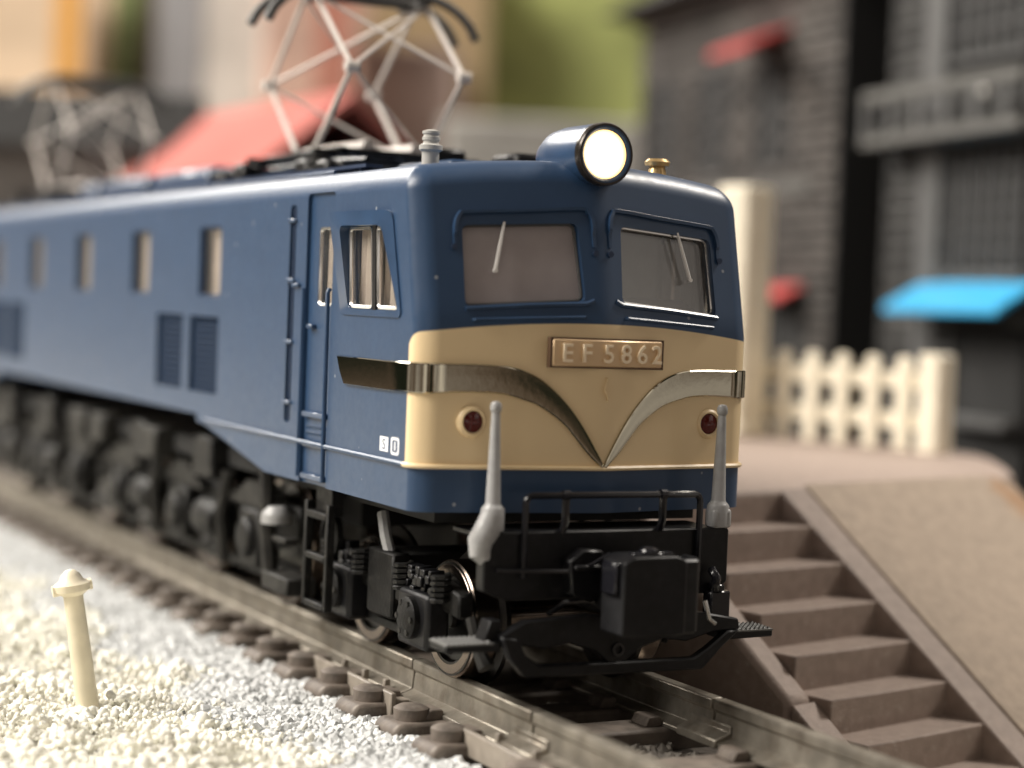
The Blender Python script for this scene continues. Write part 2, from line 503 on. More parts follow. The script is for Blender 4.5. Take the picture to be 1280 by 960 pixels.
s = RNG.uniform(0.10, 0.38, len(x)) * (0.75 + 0.35 * np.sin(x * 0.8) * np.sin(y * 0.6))
grains('coarse_ballast', m_gcoarse, np.stack([x, y, ground_z(x, y) + 0.1 + RNG.uniform(0, 0.6, len(x))], 1), s,
       'coarse cream scenic grit heaped round the ivory post', 'grit', True)
x, y = scatter(260, 12, 40, -14, -3)
s = RNG.uniform(0.3, 0.7, len(x))
grains('fine_ballast', m_gcoarse, np.stack([x, y, ground_z(x, y) + 0.1], 1), s,
       'pale grit at the foot of the brown stairs', 'grit')
x, y = scatter(3500, -4.0, 4.0, -16, 30)
s = RNG.uniform(0.2, 0.42, len(x))
grains('fine_ballast', m_gdark, np.stack([x, y, -3.05 + RNG.uniform(0, .25, len(x))], 1), s,
       'grey ballast between the two rails in front of the locomotive', 'ballast')

# ------------------------------------------------------------------ track
track = thing('railway_track', 'single N gauge track with brown sleepers under the blue locomotive', 'railway track')
RP = [(-1.1, -2.0), (1.1, -2.0), (1.1, -1.78), (0.32, -1.55), (0.2, -0.62), (0.36, -0.5), (0.36, -0.06), (0.28, 0.0), (-0.28, 0.0), (-0.36, -0.06), (-0.36, -0.5), (-0.2, -0.62), (-0.32, -1.55), (-1.1, -1.78)]
def rail(xc, y0, y1, kink=0.0):
    mb = MB().prism([(xc + p[0], p[1]) for p in RP], 1, y0, y1)
    return mb.build('rail', m_rail, track, bevel=0.04)
for s in (-1, 1):
    for y0, y1 in ((-60, -3.62), (-3.40, 9.52 if s < 0 else TRK_END)) + (((9.70, TRK_END),) if s < 0 else ()):
        rail(s * 4.95, y0, y1)
# metal joiners wrapped on the rail foot at the track joint
for s in (-1, 1):
    for yj, L in ((-3.5, 3.4),):
        xc = s * 4.95
        MB().prism([(xc - 1.25, -2.02), (xc + 1.25, -2.02), (xc + 1.25, -1.62), (xc + 0.42, -1.32), (xc + 0.42, -1.0), (xc + 0.33, -1.0), (xc + 0.30, -1.45), (xc - 0.30, -1.45), (xc - 0.33, -1.0), (xc - 0.42, -1.0), (xc - 0.42, -1.32), (xc - 1.25, -1.62)], 1, yj - L / 2, yj + L / 2).build('rail_joiner', m_rail, track, bevel=0.05)
slp = MB().prism(rounded([(-8.9, -3.45), (-8.9, -2.35), (-8.55, -2.0), (8.55, -2.0), (8.9, -2.35), (8.9, -3.45)], 0.25, 3), 1, -1.25, 1.25)
sleeper0 = slp.build('sleeper', m_sleeper, track, bevel=0.16, seg=2)
for s in (-1, 1):
    for t in (-1, 1):
        xo = s * 4.95 + t * 1.55
        MB().prism(rounded([(xo - 0.5, -2.02), (xo + 0.5, -2.02), (xo + 0.5 - 0.25 * (t > 0), -1.5), (xo - 0.5 + 0.25 * (t < 0), -1.5)], 0.12, 2), 1, -0.7, 0.7).build('rail_chair', m_sleeper, sleeper0, bevel=0.05)
    MB().lathe([(0, -2.02), (0.85, -2.02), (0.88, -1.45), (0.6, -1.3), (0, -1.28)], (s * 7.45, 0, 0), 2, 14).build('sleeper_stud', m_sleeper, sleeper0)
YS = [-11.8, -7.2, 0.4, 5.0] + [9.8 + 4.8 * i for i in range(26)]
for i, yy in enumerate(YS):
    if i == 0:
        sleeper0.location = (0, yy, 0)
    else:
        copy_tree(sleeper0, track, (random.uniform(-.12, .12), yy, 0))
# upright strips that tie the sleeper ends either side of the joint
for y0, y1 in ((8.0, 19.2), (-13.0, 1.4)):
    for s in (-1,):
        mb = MB().prism(rounded([(s * 7.15, -2.6), (s * 6.85, -2.6), (s * 6.85, -1.38), (s * 7.15, -1.38)], 0.06, 2), 1, y0, y1)
        mb.box(s * 6.85, s * 6.0, y0 + 0.2, y1 - 0.2, -1.95, -1.8)
        for k in range(3):
            yy = y0 + (y1 - y0) * (0.25 + 0.25 * k)
            mb.box(s * 6.3, s * 5.95, yy, yy + 0.28, -1.8, -1.25)
        mb.build('edge_strip', m_strip, track, bevel=0.05)

# ------------------------------------------------------------------ the locomotive
loco = thing('electric_locomotive', 'blue and cream model electric locomotive with lit headlight standing on the track', 'locomotive')
W, LEN, VEE, RC = 9.35, 123.0, 0.16, 1.05
ZB, ZC = 8.65, 10.79
def rake(z): return max(0.0, 0.22 * (z - 17.3))
def arch(x): return 25.72 - 0.0085 * x * x
def yfront(x, z):
    ax = abs(x)
    k = W - RC
    if ax <= k: y = VEE * ax
    else:
        sn = min(1.0, (ax - k) / RC); cs = math.sqrt(max(0, 1 - sn * sn))
        y = VEE * k + VEE * RC * sn * cs + RC * (1 - cs)
    return y + rake(z)
def ring(d, zf, nfront=14, ncor=9, grow=0.0):
    hw = W - d; rc = max(RC - 0.5 * d, 0.35); k = max(hw - rc, 0.02)
    half = []
    for i in range(nfront):
        xx = k * i / nfront
        half.append((xx, d + VEE * xx))
    ya = d + VEE * k
    for i in range(ncor + 1):
        th = PI / 2 * i / ncor
        sn, cs = math.sin(th), math.cos(th)
        half.append((k + min(rc, hw) * sn, ya + VEE * rc * sn * cs + rc * (1 - cs)))
    ys = half[-1][1]
    side_n = 24
    for i in range(1, side_n + 1):
        half.append((half[-1][0] if i == 1 else half[-1][0], ys + (LEN / 2 - ys) * i / side_n))
    front_right = half
    rear_right = [(x, LEN - y) for x, y in half[:-1]][::-1]
    right = front_right + rear_right
    left = [(-x, y) for x, y in right[1:-1]][::-1]
    pts = right + left
    out = []
    for x, y in pts:
        z = zf(x)
        rk = rake(z)
        yy = y
        if y < LEN / 2: yy += rk * max(0.0, 1 - max(0, y - 2) / 9)
        else: yy -= rk * max(0.0, 1 - max(0, LEN - 2 - y) / 9)
        out.append((x, yy, z))
    return out
def solid(off=0.0, zbase=ZB - 0.02, rr=1.15):
    rings = [ring(off, lambda x: zbase)]
    for z in (10.0, 11.5, 14, 16, 17.3, 18.5, 20, 21.5, 22.5):
        if z > zbase + 0.3: rings.append(ring(off, lambda x, z=z: z))
    NN = 9
    for i in range(NN + 1):
        th = PI / 2 * i / NN
        dd = rr * (1 - math.cos(th)); drop = rr * (1 - math.sin(th))
        rings.append(ring(off + dd, lambda x, drop=drop: arch(x) - off * 1.1 - drop))
    for dd in (2.2, 3.2, 4.4, 5.6, 6.8, 8.0, 8.9):
        rings.append(ring(dd, lambda x: arch(x) - off * 1.1))
    mb = MB()
    n = len(rings[0])
    for r in rings: mb.v += r
    for j in range(len(rings) - 1):
        for i in range(n):
            i2 = (i + 1) % n
            mb.f.append((j * n + i, j * n + i2, (j + 1) * n + i2, (j + 1) * n + i))
    mb.f.append(tuple(range(n))[::-1])
    top = (len(rings) - 1) * n
    # close the narrow top strip by quads between right and left halves
    for i in range(n // 2):
        a, b = i, i + 1
        c, d = (n - i - 1) % n, (n - i) % n
        q = [top + a, top + b, top + c, top + d]
        qq = []
        for k in q:
            if k not in qq: qq.append(k)
        if len(qq) > 2: mb.f.append(tuple(qq))
    return mb

# body paint: blue shell with a cream front painted on (position of the paint on the object itself)
def body_paint():
    m = mat('body_paint', BLUE, 0.34, bump=0.015, bscale=9, coat=0.05)
    nt = m.node_tree
    b = nt.nodes['Principled BSDF']
    tc = nt.nodes.new('ShaderNodeTexCoord')
    sp = nt.nodes.new('ShaderNodeSeparateXYZ')
    nt.links.new(tc.outputs['Object'], sp.inputs[0])
    def math_(op, a, bb=None, c=None):
        n = nt.nodes.new('ShaderNodeMath'); n.operation = op
        for i, v in enumerate((a, bb, c)):
            if v is None: continue
            if isinstance(v, (int, float)): n.inputs[i].default_value = v
            else: nt.links.new(v, n.inputs[i])
        return n.outputs[0]
    X, Y, Z = sp.outputs
    ax = math_('ABSOLUTE', X)
    def above(v, t, wdt=0.03):
        n = nt.nodes.new('ShaderNodeMapRange'); n.interpolation_type = 'SMOOTHSTEP'
        nt.links.new(v, n.inputs[0])
        if isinstance(t, (int, float)):
            n.inputs[1].default_value = t - wdt; n.inputs[2].default_value = t + wdt
        else:
            nt.links.new(math_('SUBTRACT', t, wdt), n.inputs[1]); nt.links.new(math_('ADD', t, wdt), n.inputs[2])
        return n.outputs[0]
    # upper edge: shallow arch across the front, rounded off at the corner
    x2 = math_('MULTIPLY', ax, ax)
    ztop = math_('SUBTRACT', 17.78, math_('MULTIPLY', x2, 0.0078))
    cy = math_('MAXIMUM', math_('SUBTRACT', Y, 1.75), 0.0)
    ztop = math_('SUBTRACT', ztop, math_('MULTIPLY', math_('MULTIPLY', cy, cy), 0.75))
    in_z = math_('MULTIPLY', above(Z, 10.70), math_('SUBTRACT', 1.0, above(Z, ztop)))
    in_y = math_('SUBTRACT', 1.0, above(Y, 2.62))
    fac = math_('MULTIPLY', in_z, in_y)
    no = nt.nodes.new('ShaderNodeTexNoise'); no.inputs['Scale'].default_value = 0.5; no.inputs['Detail'].default_value = 6
    nt.links.new(tc.outputs['Object'], no.inputs['Vector'])
    mb_ = nt.nodes.new('ShaderNodeMix'); mb_.data_type = 'RGBA'
    mb_.inputs[6].default_value = (BLUE[0] * .85, BLUE[1] * .87, BLUE[2] * .88, 1)
    mb_.inputs[7].default_value = (BLUE[0] * 1.2, BLUE[1] * 1.15, BLUE[2] * 1.12, 1)
    nt.links.new(no.outputs['Fac'], mb_.inputs[0])
    mx = nt.nodes.new('ShaderNodeMix'); mx.data_type = 'RGBA'
    nt.links.new(fac, mx.inputs[0])
    nt.links.new(mb_.outputs[2], mx.inputs[6])
    mx.inputs[7].default_value = (*CREAM, 1)
    nt.links.new(mx.outputs[2], b.inputs['Base Color'])
    vo = nt.nodes.new('ShaderNodeTexVoronoi'); vo.inputs['Scale'].default_value = 0.75
    nt.links.new(tc.outputs['Object'], vo.inputs['Vector'])
    fl = nt.nodes.new('ShaderNodeMapRange'); fl.inputs[1].default_value = 0.085; fl.inputs[2].default_value = 0.05; fl.inputs[4].default_value = 0.55
    nt.links.new(vo.outputs['Distance'], fl.inputs[0])
    sr = nt.nodes.new('ShaderNodeSeparateColor'); nt.links.new(vo.outputs['Color'], sr.inputs[0])
    gt = math_('GREATER_THAN', sr.outputs[0], 0.45)
    dst = nt.nodes.new('ShaderNodeMix'); dst.data_type = 'RGBA'; dst.inputs[7].default_value = (0.42, 0.43, 0.44, 1)
    nt.links.new(math_('MULTIPLY', fl.outputs[0], gt), dst.inputs[0]); nt.links.new(mx.outputs[2], dst.inputs[6])
    nt.links.new(dst.outputs[2], b.inputs['Base Color'])
    # faint dust specks in the gloss
    n3 = nt.nodes.new('ShaderNodeTexNoise'); n3.inputs['Scale'].default_value = 2.5; n3.inputs['Detail'].default_value = 8
    nt.links.new(tc.outputs['Object'], n3.inputs['Vector'])
    mr = nt.nodes.new('ShaderNodeMapRange'); mr.inputs[1].default_value = .3; mr.inputs[2].default_value = .7
    mr.inputs[3].default_value = 0.37; mr.inputs[4].default_value = 0.45
    nt.links.new(n3.outputs['Fac'], mr.inputs[0]); nt.links.new(mr.outputs[0], b.inputs['Roughness'])
    return m
m_body = body_paint()

body = solid().build('body_shell', m_body, loco, angle=None)
cutters = [solid(0.75, zbase=5.0, rr=0.9).build('cutter', None, angle=None)]
# lower edge: the skirt steps up behind the cab
low = [(20.6, 8.45), (32.6, 10.55), (33.9, 10.6), (34.0, 11.05), (LEN - 34.0, 11.05), (LEN - 33.9, 10.6), (LEN - 32.6, 10.55), (LEN - 20.6, 8.45)]
cutters.append(MB().prism(low[:] + [(LEN - 20.6, 6), (20.6, 6)], 0, -12, 12).build('cutter', None, angle=None))
WIN = {-1: rounded([(-7.02, 22.25), (-1.22, 22.62), (-1.02, 18.85), (-7.08, 18.38)], 0.35, 4)}
WIN[1] = [(-x, z) for x, z in WIN[-1]]
for s in (-1, 1):
    cutters.append(MB().prism(WIN[s], 1, -3, 5.5).build('cutter', None, angle=None))
CABW = rounded([(10.6, 22.2), (5.85, 22.15), (3.95, 18.05), (10.1, 18.05)], 0.3, 3)
SIDEW = [32.4 + 14.7 * i for i in range(5)]
for s in (-1, 1):
    def side(poly, d0, d1):
        cutters.append(MB().prism(poly, 0, s * d0, s * d1).build('cutter', None, angle=None))
    side(CABW, 7, 12)
    side(rounded([(12.45, 24.05), (16.3, 24.05), (16.3, 8.0), (12.45, 8.0)], 0.35, 3), 9.14, 12)      # door recess
    side(rounded([(13.0, 22.25), (15.0, 22.25), (15.0, 18.1), (13.0, 18.1)], 0.3, 3), 7, 12)
    side(rounded([(17.95, 23.5), (18.85, 23.5), (18.85, 11.65), (17.95, 11.65)], 0.3, 3), 8.3, 12)  # handrail slot
    for yc in SIDEW:
        side(rounded([(yc - 2.05, 22.6), (yc + 2.05, 22.6), (yc + 2.05, 18.3), (yc - 2.05, 18.3)], 0.35, 3), 7, 12)
    for y0 in (30.4, 37.3, LEN - 42.8, LEN - 35.9):
        side([(y0, 17.1), (y0 + 5.5, 17.1), (y0 + 5.5, 12.4), (y0, 12.4)], 8.98, 12)
cut(body, cutters)
me = body.data
me.polygons.foreach_set('use_smooth', [True] * len(me.polygons))
me.set_sharp_from_angle(angle=R(28))
if not me.materials: me.materials.append(m_body)
wnm = body.modifiers.new('wn', 'WEIGHTED_NORMAL'); wnm.keep_sharp = True; wnm.weight = 80

# bead round the sill (body colour, cream where it crosses the front)
bead = ring(-0.06, lambda x: ZC)
bead_pts = [p for p in bead if p[1] < 33.0]
bead_pts.sort(key=lambda p: math.atan2(p[0], -(p[1] - 20)))
MB().tube(bead_pts, 0.13, 6).build('sill_bead', m_body, loco)

# windscreens, visors, wipers, grab bars
def on_front(x, z, out=0.0):
    return (x, yfront(x, z) - out, z)
for s in (-1, 1):
    # glass pane follows the raked, vee-set panel
    poly = [(x * 1.0, z) for x, z in rounded([(s * 7.25, 22.5), (s * 1.0, 22.85), (s * 0.82, 18.6), (s * 7.3, 18.15)], 0.3, 2)]
    mb = MB()
    n = len(poly)
    fr = [(x, VEE * abs(x) + rake(z) + 0.42, z) for x, z in poly]
    bk = [(x, y + 0.2, z) for x, y, z in fr]
    mb.add(fr + bk, [tuple(range(n)), tuple(range(n, 2 * n))[::-1]] + [(i, n + i, n + (i + 1) % n, (i + 1) % n) for i in range(n)])
    pane = mb.build('windscreen', m_reflveil if s < 0 else m_cabveil, loco, angle=None)
    # bright inner frame
    inner = [(x, VEE * abs(x) + rake(z) + 0.33, z) for x, z in rounded([(s * 6.98, 22.2), (s * 1.27, 22.57), (s * 1.07, 18.9), (s * 7.03, 18.43)], 0.35, 4)]
    MB().tube(inner, 0.075, 6, close=True).build('frame', m_silver if s > 0 else m_frame, pane)
    # visor over the top half of the window
    path2 = [(s * 7.42, 21.25), (s * 7.40, 22.2), (s * 7.15, 22.78), (s * 6.7, 22.92), (s * 4, 23.12), (s * 1.1, 23.36), (s * 0.68, 23.2), (s * 0.5, 22.7), (s * 0.44, 21.5)]
    cp = catmull([Vector((p[0], 0, p[1])) for p in path2], 6)
    # keep the long top straight
    mb = MB()
    sec = []
    N = len(cp)
    for i, p in enumerate(cp):
        a = cp[max(0, i - 1)]; b_ = cp[min(N - 1, i + 1)]
        t = (b_ - a).normalized(); nrm = Vector((-t.z, 0, t.x))
        ys = yfront(p.x, p.z)
        h = 0.24 if 3 < i < N - 4 else 0.12
        q0 = p + nrm * 0.085; q1 = p - nrm * 0.085
        sec.append([(q0.x, ys + 0.1, q0.z), (q0.x, ys - h, q0.z), (q1.x, ys - h, q1.z), (q1.x, ys + 0.1, q1.z)])
    for sct in sec: mb.v += sct
    for i in range(N - 1):
        for k in range(4):
            mb.f.append((i * 4 + k, i * 4 + (k + 1) % 4, (i + 1) * 4 + (k + 1) % 4, (i + 1) * 4 + k))
    mb.f += [(0, 1, 2, 3), tuple((N - 1) * 4 + k for k in range(4))]
    mb.build('window_visor', m_blue, loco, bevel=0.05)
    # lip below the window
    MB().tube([on_front(s * 7.1, 18.28, 0.02), on_front(s * 4, 18.55, 0.02), on_front(s * 1.0, 18.74, 0.02), on_front(s * 0.62, 18.9, 0.0)], 0.13, 6).build('window_lip', m_blue, loco)
    MB().tube([on_front(s * 6.75, 17.75, -0.05), on_front(s * 6.7, 17.8, 0.16), on_front(s * 4, 17.95, 0.16), on_front(s * 1.2, 18.1, 0.16), on_front(s * 1.12, 18.1, -0.05)], 0.085, 6).build('grab_bar', m_blue, loco)
    # wiper hanging from the top of the glass
    a = Vector((4.90 * s - 0.0, 0, 22.5)); b_ = Vector((s * 5.50, 0, 20.15))
    wp = []
    for p in (a, a.lerp(b_, 0.5), b_):
        wp.append((p.x, VEE * abs(p.x) + rake(p.z) + 0.02, p.z))
    wm = MB().tube(wp, [0.07, 0.095, 0.10], 6)
    wm.lathe([(0, -0.1), (0.11, -0.1), (0.11, 0.1), (0, 0.1)], wp[2], 1, 8)
    wm.build('wiper', m_wiper, loco)
    # small fastener dots beside the visors
    for xx in (0.42, 7.5):
        MB().lathe([(0, -0.1), (0.16, -0.1), (0.12, 0.06), (0, 0.08)], on_front(s * xx, 21.2, 0.06), 1, 8).build('stud', m_darkprint, loco)

# chrome whisker band: side, round the corner, then sweeping down to a point at the centre
prs = [((0.02, 10.98), (0.02, 10.72)), ((0.25, 11.4), (0.33, 11.02)), ((0.70, 12.15), (0.88, 11.55)), ((1.2, 12.92), (1.42, 12.16)), ((1.8, 13.70), (2.05, 12.86)),
       ((2.6, 14.5), (2.8, 13.42)), ((3.4, 15.08), (3.55, 13.85)), ((4.3, 15.46), (4.45, 14.12)), ((5.2, 15.62), (5.3, 14.3)), ((6.4, 15.66), (6.4, 14.36)), ((7.4, 15.66), (7.4, 14.34)), ((8.05, 15.66), (8.05, 14.30))]
TT = catmull([Vector((a[0], 0, a[1])) for a, b_ in prs], 5)
BB = catmull([Vector((b_[0], 0, b_[1])) for a, b_ in prs], 5)
def front_pt(x, z, out):
    # outward offset along the plan normal
    e = 0.02
    x1, x0 = min(W, x + e), max(0, x - e)
    y = yfront(x, z)
    dy = (yfront(x1, z) - yfront(x0, z)) / (x1 - x0)
    nn = Vector((dy, -1.0)).normalized()
    return (x + nn.x * out, y + nn.y * out, z)
for s in (-1, 1):
    rows = []
    for t, b_ in zip(TT, BB):
        md = (t + b_) / 2
        rows.append([front_pt(t.x, t.z, -0.1), front_pt(t.x, t.z, 0.17), front_pt(md.x, md.z, 0.178), front_pt(b_.x, b_.z, 0.17), front_pt(b_.x, b_.z, -0.1)])
    for i in range(1, 10):      # corner
        th = PI / 2 * i / 9
        xx = min(W - 1e-4, W - RC + RC * math.sin(th) if i > 1 else 8.0)
        if xx <= 8.12: continue
        sn = (xx - (W - RC)) / RC; cs = math.sqrt(max(0, 1 - sn * sn))
        y0 = VEE * (W - RC) + VEE * RC * sn * cs + RC * (1 - cs)
        nn = Vector((sn, -cs)).normalized()
        rows.append([(xx + nn.x * o, y0 + nn.y * o, z) for z, o in ((15.66, -0.1), (15.66, 0.17), (14.95, 0.172), (14.24, 0.17), (14.24, -0.1))])
    y_end = VEE * (W - RC) + RC
    for f_ in (0.3, 0.65, 1.0):
        yt, ym, yb = y_end + (11.2 - y_end) * f_, y_end + (10.8 - y_end) * f_, y_end + (10.15 - y_end) * f_
        rows.append([(W - .1, yt, 15.62), (W + .17, yt, 15.62), (W + .172, ym, 14.9), (W + .17, yb, 14.18), (W - .1, yb, 14.18)])
    mb = MB()
    for r_ in rows: mb.v += [(s * p[0], p[1], p[2]) for p in r_]
    for i in range(len(rows) - 1):
        for k in range(4):
            mb.f.append((i * 5 + k, i * 5 + k + 1, (i + 1) * 5 + k + 1, (i + 1) * 5 + k))
    n = len(rows) - 1
    mb.f += [(0, 1, 2, 3, 4), tuple(n * 5 + k for k in range(5))]
    mb.build('chrome_band', m_chrome, loco, angle=30, bevel=0.05)
    # tail lamp
    c = (s * 6.65, yfront(6.65, 13), 12.95)
    tl = MB().lathe([(0.0, 0.2), (0.80, 0.25), (0.78, -0.02), (0.70, -0.16), (0.60, -0.22), (0.53, -0.16), (0.50, 0.05), (0, 0.06)], c, 1, 28).build('tail_lamp', m_creamp, loco)
    MB().lathe([(0.0, -0.20), (0.3, -0.17), (0.52, -0.08), (0.53, 0.06)], c, 1, 24).build('lens', m_redlens, tl)

# number plate with raised characters
plate = MB().box(-3.05, 3.05, -0.10, 0.30, 15.72, 17.02).build('number_plate', m_plate, loco, bevel=0.06)
fr = MB()
for b_ in ((-3.17, 3.17, 17.02, 17.10), (-3.17, 3.17, 15.64, 15.72)):
    fr.box(b_[0], b_[1], -0.02, 0.3, b_[2], b_[3])
fr.box(-3.17, -3.05, -0.02, 0.3, 15.72, 17.02).box(3.05, 3.17, -0.02, 0.3, 15.72, 17.02)
fr.build('plate_border', mat('plate_outline', (0.10, 0.055, 0.03), 0.6), plate)  # dark brown border round the plate
def glyph(ch, name, size, m, parent, mw, ext=0.05, sx=1.0):
    c = bpy.data.curves.new(name, 'FONT')
    c.body = ch; c.size = size; c.extrude = ext; c.align_x = 'CENTER'; c.resolution_u = 3
    c.bevel_depth = 0.012 if ext > 0.03 else 0
    o = bpy.data.objects.new(name, c)
    COL.objects.link(o)
    bpy.context.view_layer.update()
    dg = bpy.context.evaluated_depsgraph_get()
    me = bpy.data.meshes.new_from_object(o.evaluated_get(dg))
    bpy.data.objects.remove(o)
    o2 = bpy.data.objects.new(name, me)
    COL.objects.link(o2)
    me.materials.clear(); me.materials.append(m)
    o2.parent = parent
    o2.matrix_local = mw @ Matrix.Diagonal((sx, 1, 1, 1))
    return o2
for ch, xx in (('E', -2.32), ('F', -1.25), ('5', -0.02), ('8', 0.95), ('6', 1.85), ('2', 2.68)):
    glyph(ch, 'character', 1.26, m_gold, plate, Matrix.Translation((xx, -0.13, 15.94)) @ Matrix.Rotation(PI / 2, 4, 'X'), 0.11, 0.98)
# little bracket under the plate
MB().tube([(0.0, 0.0, 15.2), (0.0, -0.12, 15.1), (-0.12, -0.12, 14.6), (0.05, -0.08, 14.3), (0.12, -0.06, 14.15), (0.1, 0.05, 14.1)], 0.06, 6).build('marker_hook', m_creamp, loco)

# headlight
hl = MB().lathe([(1.18, 0.0), (1.30, -0.12), (1.50, -0.12), (1.53, 0.05), (1.53, 3.2), (1.42, 4.2), (1.05, 5.2), (0.45, 5.6), (0, 5.65)], (0, 1.05, 26.04), 1, 40).build('headlight', m_blue, loco)
MB().lathe([(1.50, 0.35), (1.545, 0.30), (1.545, -0.02), (1.49, -0.14), (1.40, -0.14), (1.345, 0.0), (1.33, 0.5)], (0, 1.05, 26.04), 1, 40).build('bezel', mat('bezel_metal', (0.05, 0.042, 0.035), 0.22, metal=0.6), hl)
MB().lathe([(0, 0.0), (0.7, 0.04), (1.33, 0.2), (1.33, 0.5), (0, 0.5)], (0, 1.05, 26.04), 1, 36).build('lens', m_lamp, hl)
MB().box(-0.55, 0.55, 1.6, 6.0, 24.6, 25.3).build('bracket', m_blue, hl, bevel=0.15)
MB().lathe([(0, 0), (0.22, 0.05), (0.22, 0.7), (0.12, 0.85), (0, 0.9)], (-0.9, 7.0, 25.75), 1, 10).build('cable_plug', m_black, hl)

# roof fittings
zr = arch(5)
MB().lathe([(0, -0.2), (0.45, -0.2), (0.45, 0.75), (0.52, 0.8), (0.62, 0.86), (0.62, 1.08), (0.5, 1.14), (0.40, 1.2), (0.40, 1.32), (0.46, 1.36), (0.46, 1.52), (0.40, 1.56), (0.40, 1.66), (0.46, 1.7), (0.46, 1.82), (0.2, 1.9), (0, 1.9)],
           (-5.1, 10.2, zr), 2, 20).build('whistle', m_palegrey, loco, bevel=0)
kn = MB().lathe([(0, -0.2), (0.55, -0.2), (0.45, 0.25), (0.40, 0.45), (0.62, 0.5), (0.68, 0.7), (0.5, 0.86), (0, 0.9)], (5.0, 4.3, zr - 0.05), 2, 18)
kn.build('roof_knob', m_brass, loco)
# roof: running boards, monitor, pantograph beds, cable runs
for s in (-1, 1):
    mb = MB().box(s * 6.3, s * 7.3, 13.5, LEN - 13.5, 25.5, 25.68)
    for i in range(22):
        yy = 14.5 + i * 4.45
        mb.box(s * 6.5, s * 7.1, yy, yy + 0.3, 25.0, 25.5)
    mb.build('running_board', mat('roof_board_blue', (0.012, 0.028, 0.07), 0.5), loco)
    MB().tube([(s * 8.0, 16, arch(8) + .12), (s * 8.0, LEN - 16, arch(8) + .12)], 0.1, 5).build('rain_strip', m_blue, loco)
for y0, y1 in ((46, 58.5), (60.5, 72.5), (74.5, 79)):
    MB().prism([(-5.4, 25.0), (-5.2, 26.9), (-4.6, 27.25), (4.6, 27.25), (5.2, 26.9), (5.4, 25.0)], 1, y0, y1).build('roof_hatch', m_blue, loco, bevel=0.2)
MB().prism([(-3.0, 25.2), (-2.8, 26.2), (2.8, 26.2), (3.0, 25.2)], 1, 12.5, 19.5).build('roof_box', m_blue, loco, bevel=0.15)
for b_ in ((2.2, 5.2, 14.6, 17.8, 25.0, 27.0), (-1.0, 1.2, 18.8, 20.2, 25.4, 27.3)):
    MB().box(*b_).build('roof_equipment', m_black, loco, bevel=0.2)

def pantograph(yc):
    root = MB()
    # base frame on insulators
    for s in (-1, 1):
        root.box(s * 3.5, s * 4.1, yc - 6.6, yc + 6.6, 27.0, 27.5)
    for yy in (yc - 6.3, yc - 2.0, yc + 2.0, yc + 6.3):
        root.box(-4.1, 4.1, yy - 0.3, yy + 0.3, 27.05, 27.45)
    base = root.build('pantograph', m_black, loco, bevel=0.06)
    for s in (-1, 1):
        for yy in (yc - 5.6, yc + 5.6):
            MB().lathe([(0, 0), (0.75, 0), (0.75, 0.3), (0.5, 0.4), (0.85, 0.6), (0.5, 0.8), (0.8, 1.05), (0.5, 1.2), (0.7, 1.4), (0, 1.5)], (s * 5.0, yy, 25.45), 2, 12).build('insulator', m_pantdark, base)
            MB().box(s * 4.0, s * 5.4, yy - 0.35, yy + 0.35, 26.9, 27.3).build('insulator_arm', m_black, base)
        # springs beside the base
        MB().tube([(s * 1.6, yc - 5, 27.7), (s * 1.6, yc + 5, 27.7)], 0.42, 8).build('spring', m_pant, base)
    hz, kz = 37.1, 32.15
    for t in (-1, 1):
        ky = yc + t * 6.9; py = yc + t * 3.4 * -1
        py = yc + t * 1.6
        for s in (-1, 1):
            lower = MB().tube([(s * 3.7, py, 27.6), (s * 3.66, ky, kz)], [0.2, 0.15], 8)
            lower.build('lower_arm', m_pant, base)
            MB().tube([(s * 3.66, ky, kz), (s * 3.75, yc + t * 0.9, hz)], 0.155, 8).build('upper_arm', m_pant, base)
            MB().lathe([(0, -0.45), (0.34, -0.4), (0.34, 0.4), (0, 0.45)], (s * 3.66, ky, kz), 0, 10).build('knee_joint', m_pant, base)
        MB().tube([(-3.66, ky, kz), (3.75, yc + t * 0.9, hz)], 0.12, 6).build('brace', m_pant, base)
        MB().tube([(3.66, ky, kz), (-3.75, yc + t * 0.9, hz)], 0.10, 6).build('brace', m_pant, base)
        MB().tube([(3.7, py, 27.6), (-3.66, ky, kz)], 0.1, 6).build('brace', m_pant, base)
        sh = MB()
        yy = yc + t * 1.5
        cp = catmull([Vector(p) for p in ((-7.0, yy, 35.2), (-6.4, yy, 36.2), (-5.2, yy, 37.1), (-3.5, yy, 37.55), (0, yy, 37.6), (3.5, yy, 37.55), (5.2, yy, 37.1), (6.4, yy, 36.2), (7.0, yy, 35.2))], 4)
        sh.tube(cp, 0.3, 8)
        sh.build('contact_shoe', m_pantdark, base)
    MB().box(-3.9, 3.9, yc - 0.25, yc + 0.25, 36.95, 37.35).box(-3.6, -3.0, yc - 1.9, yc + 1.9, 37.0, 37.5).box(3.0, 3.6, yc - 1.9, yc + 1.9, 37.0, 37.5).build('head_frame', m_pantdark, base)
    return base
pantograph(31.6)
pantograph(LEN - 27.6)
# black clutter round the first pantograph
for (xx, yy, h) in ((-5.6, 37, 1.5), (-5.4, 41.5, 1.2), (-5.7, 22.5, 1.0), (-5.2, 27.0, 1.3), (5.4, 22, 1.6), (5.0, 40, 1.4), (-4.6, 44, 1.3)):
    MB().box(xx - 0.6, xx + 0.6, yy - 0.9, yy + 0.9, 25.0, 25.4 + h).build('roof_insulator', m_black, loco, bevel=0.2)
MB().tube([(-4.5, 20, 26.4), (-4.6, 26, 26.6), (-4.4, 34, 26.5), (-4.6, 44, 26.7)], 0.16, 6).build('roof_cable', m_black, loco)

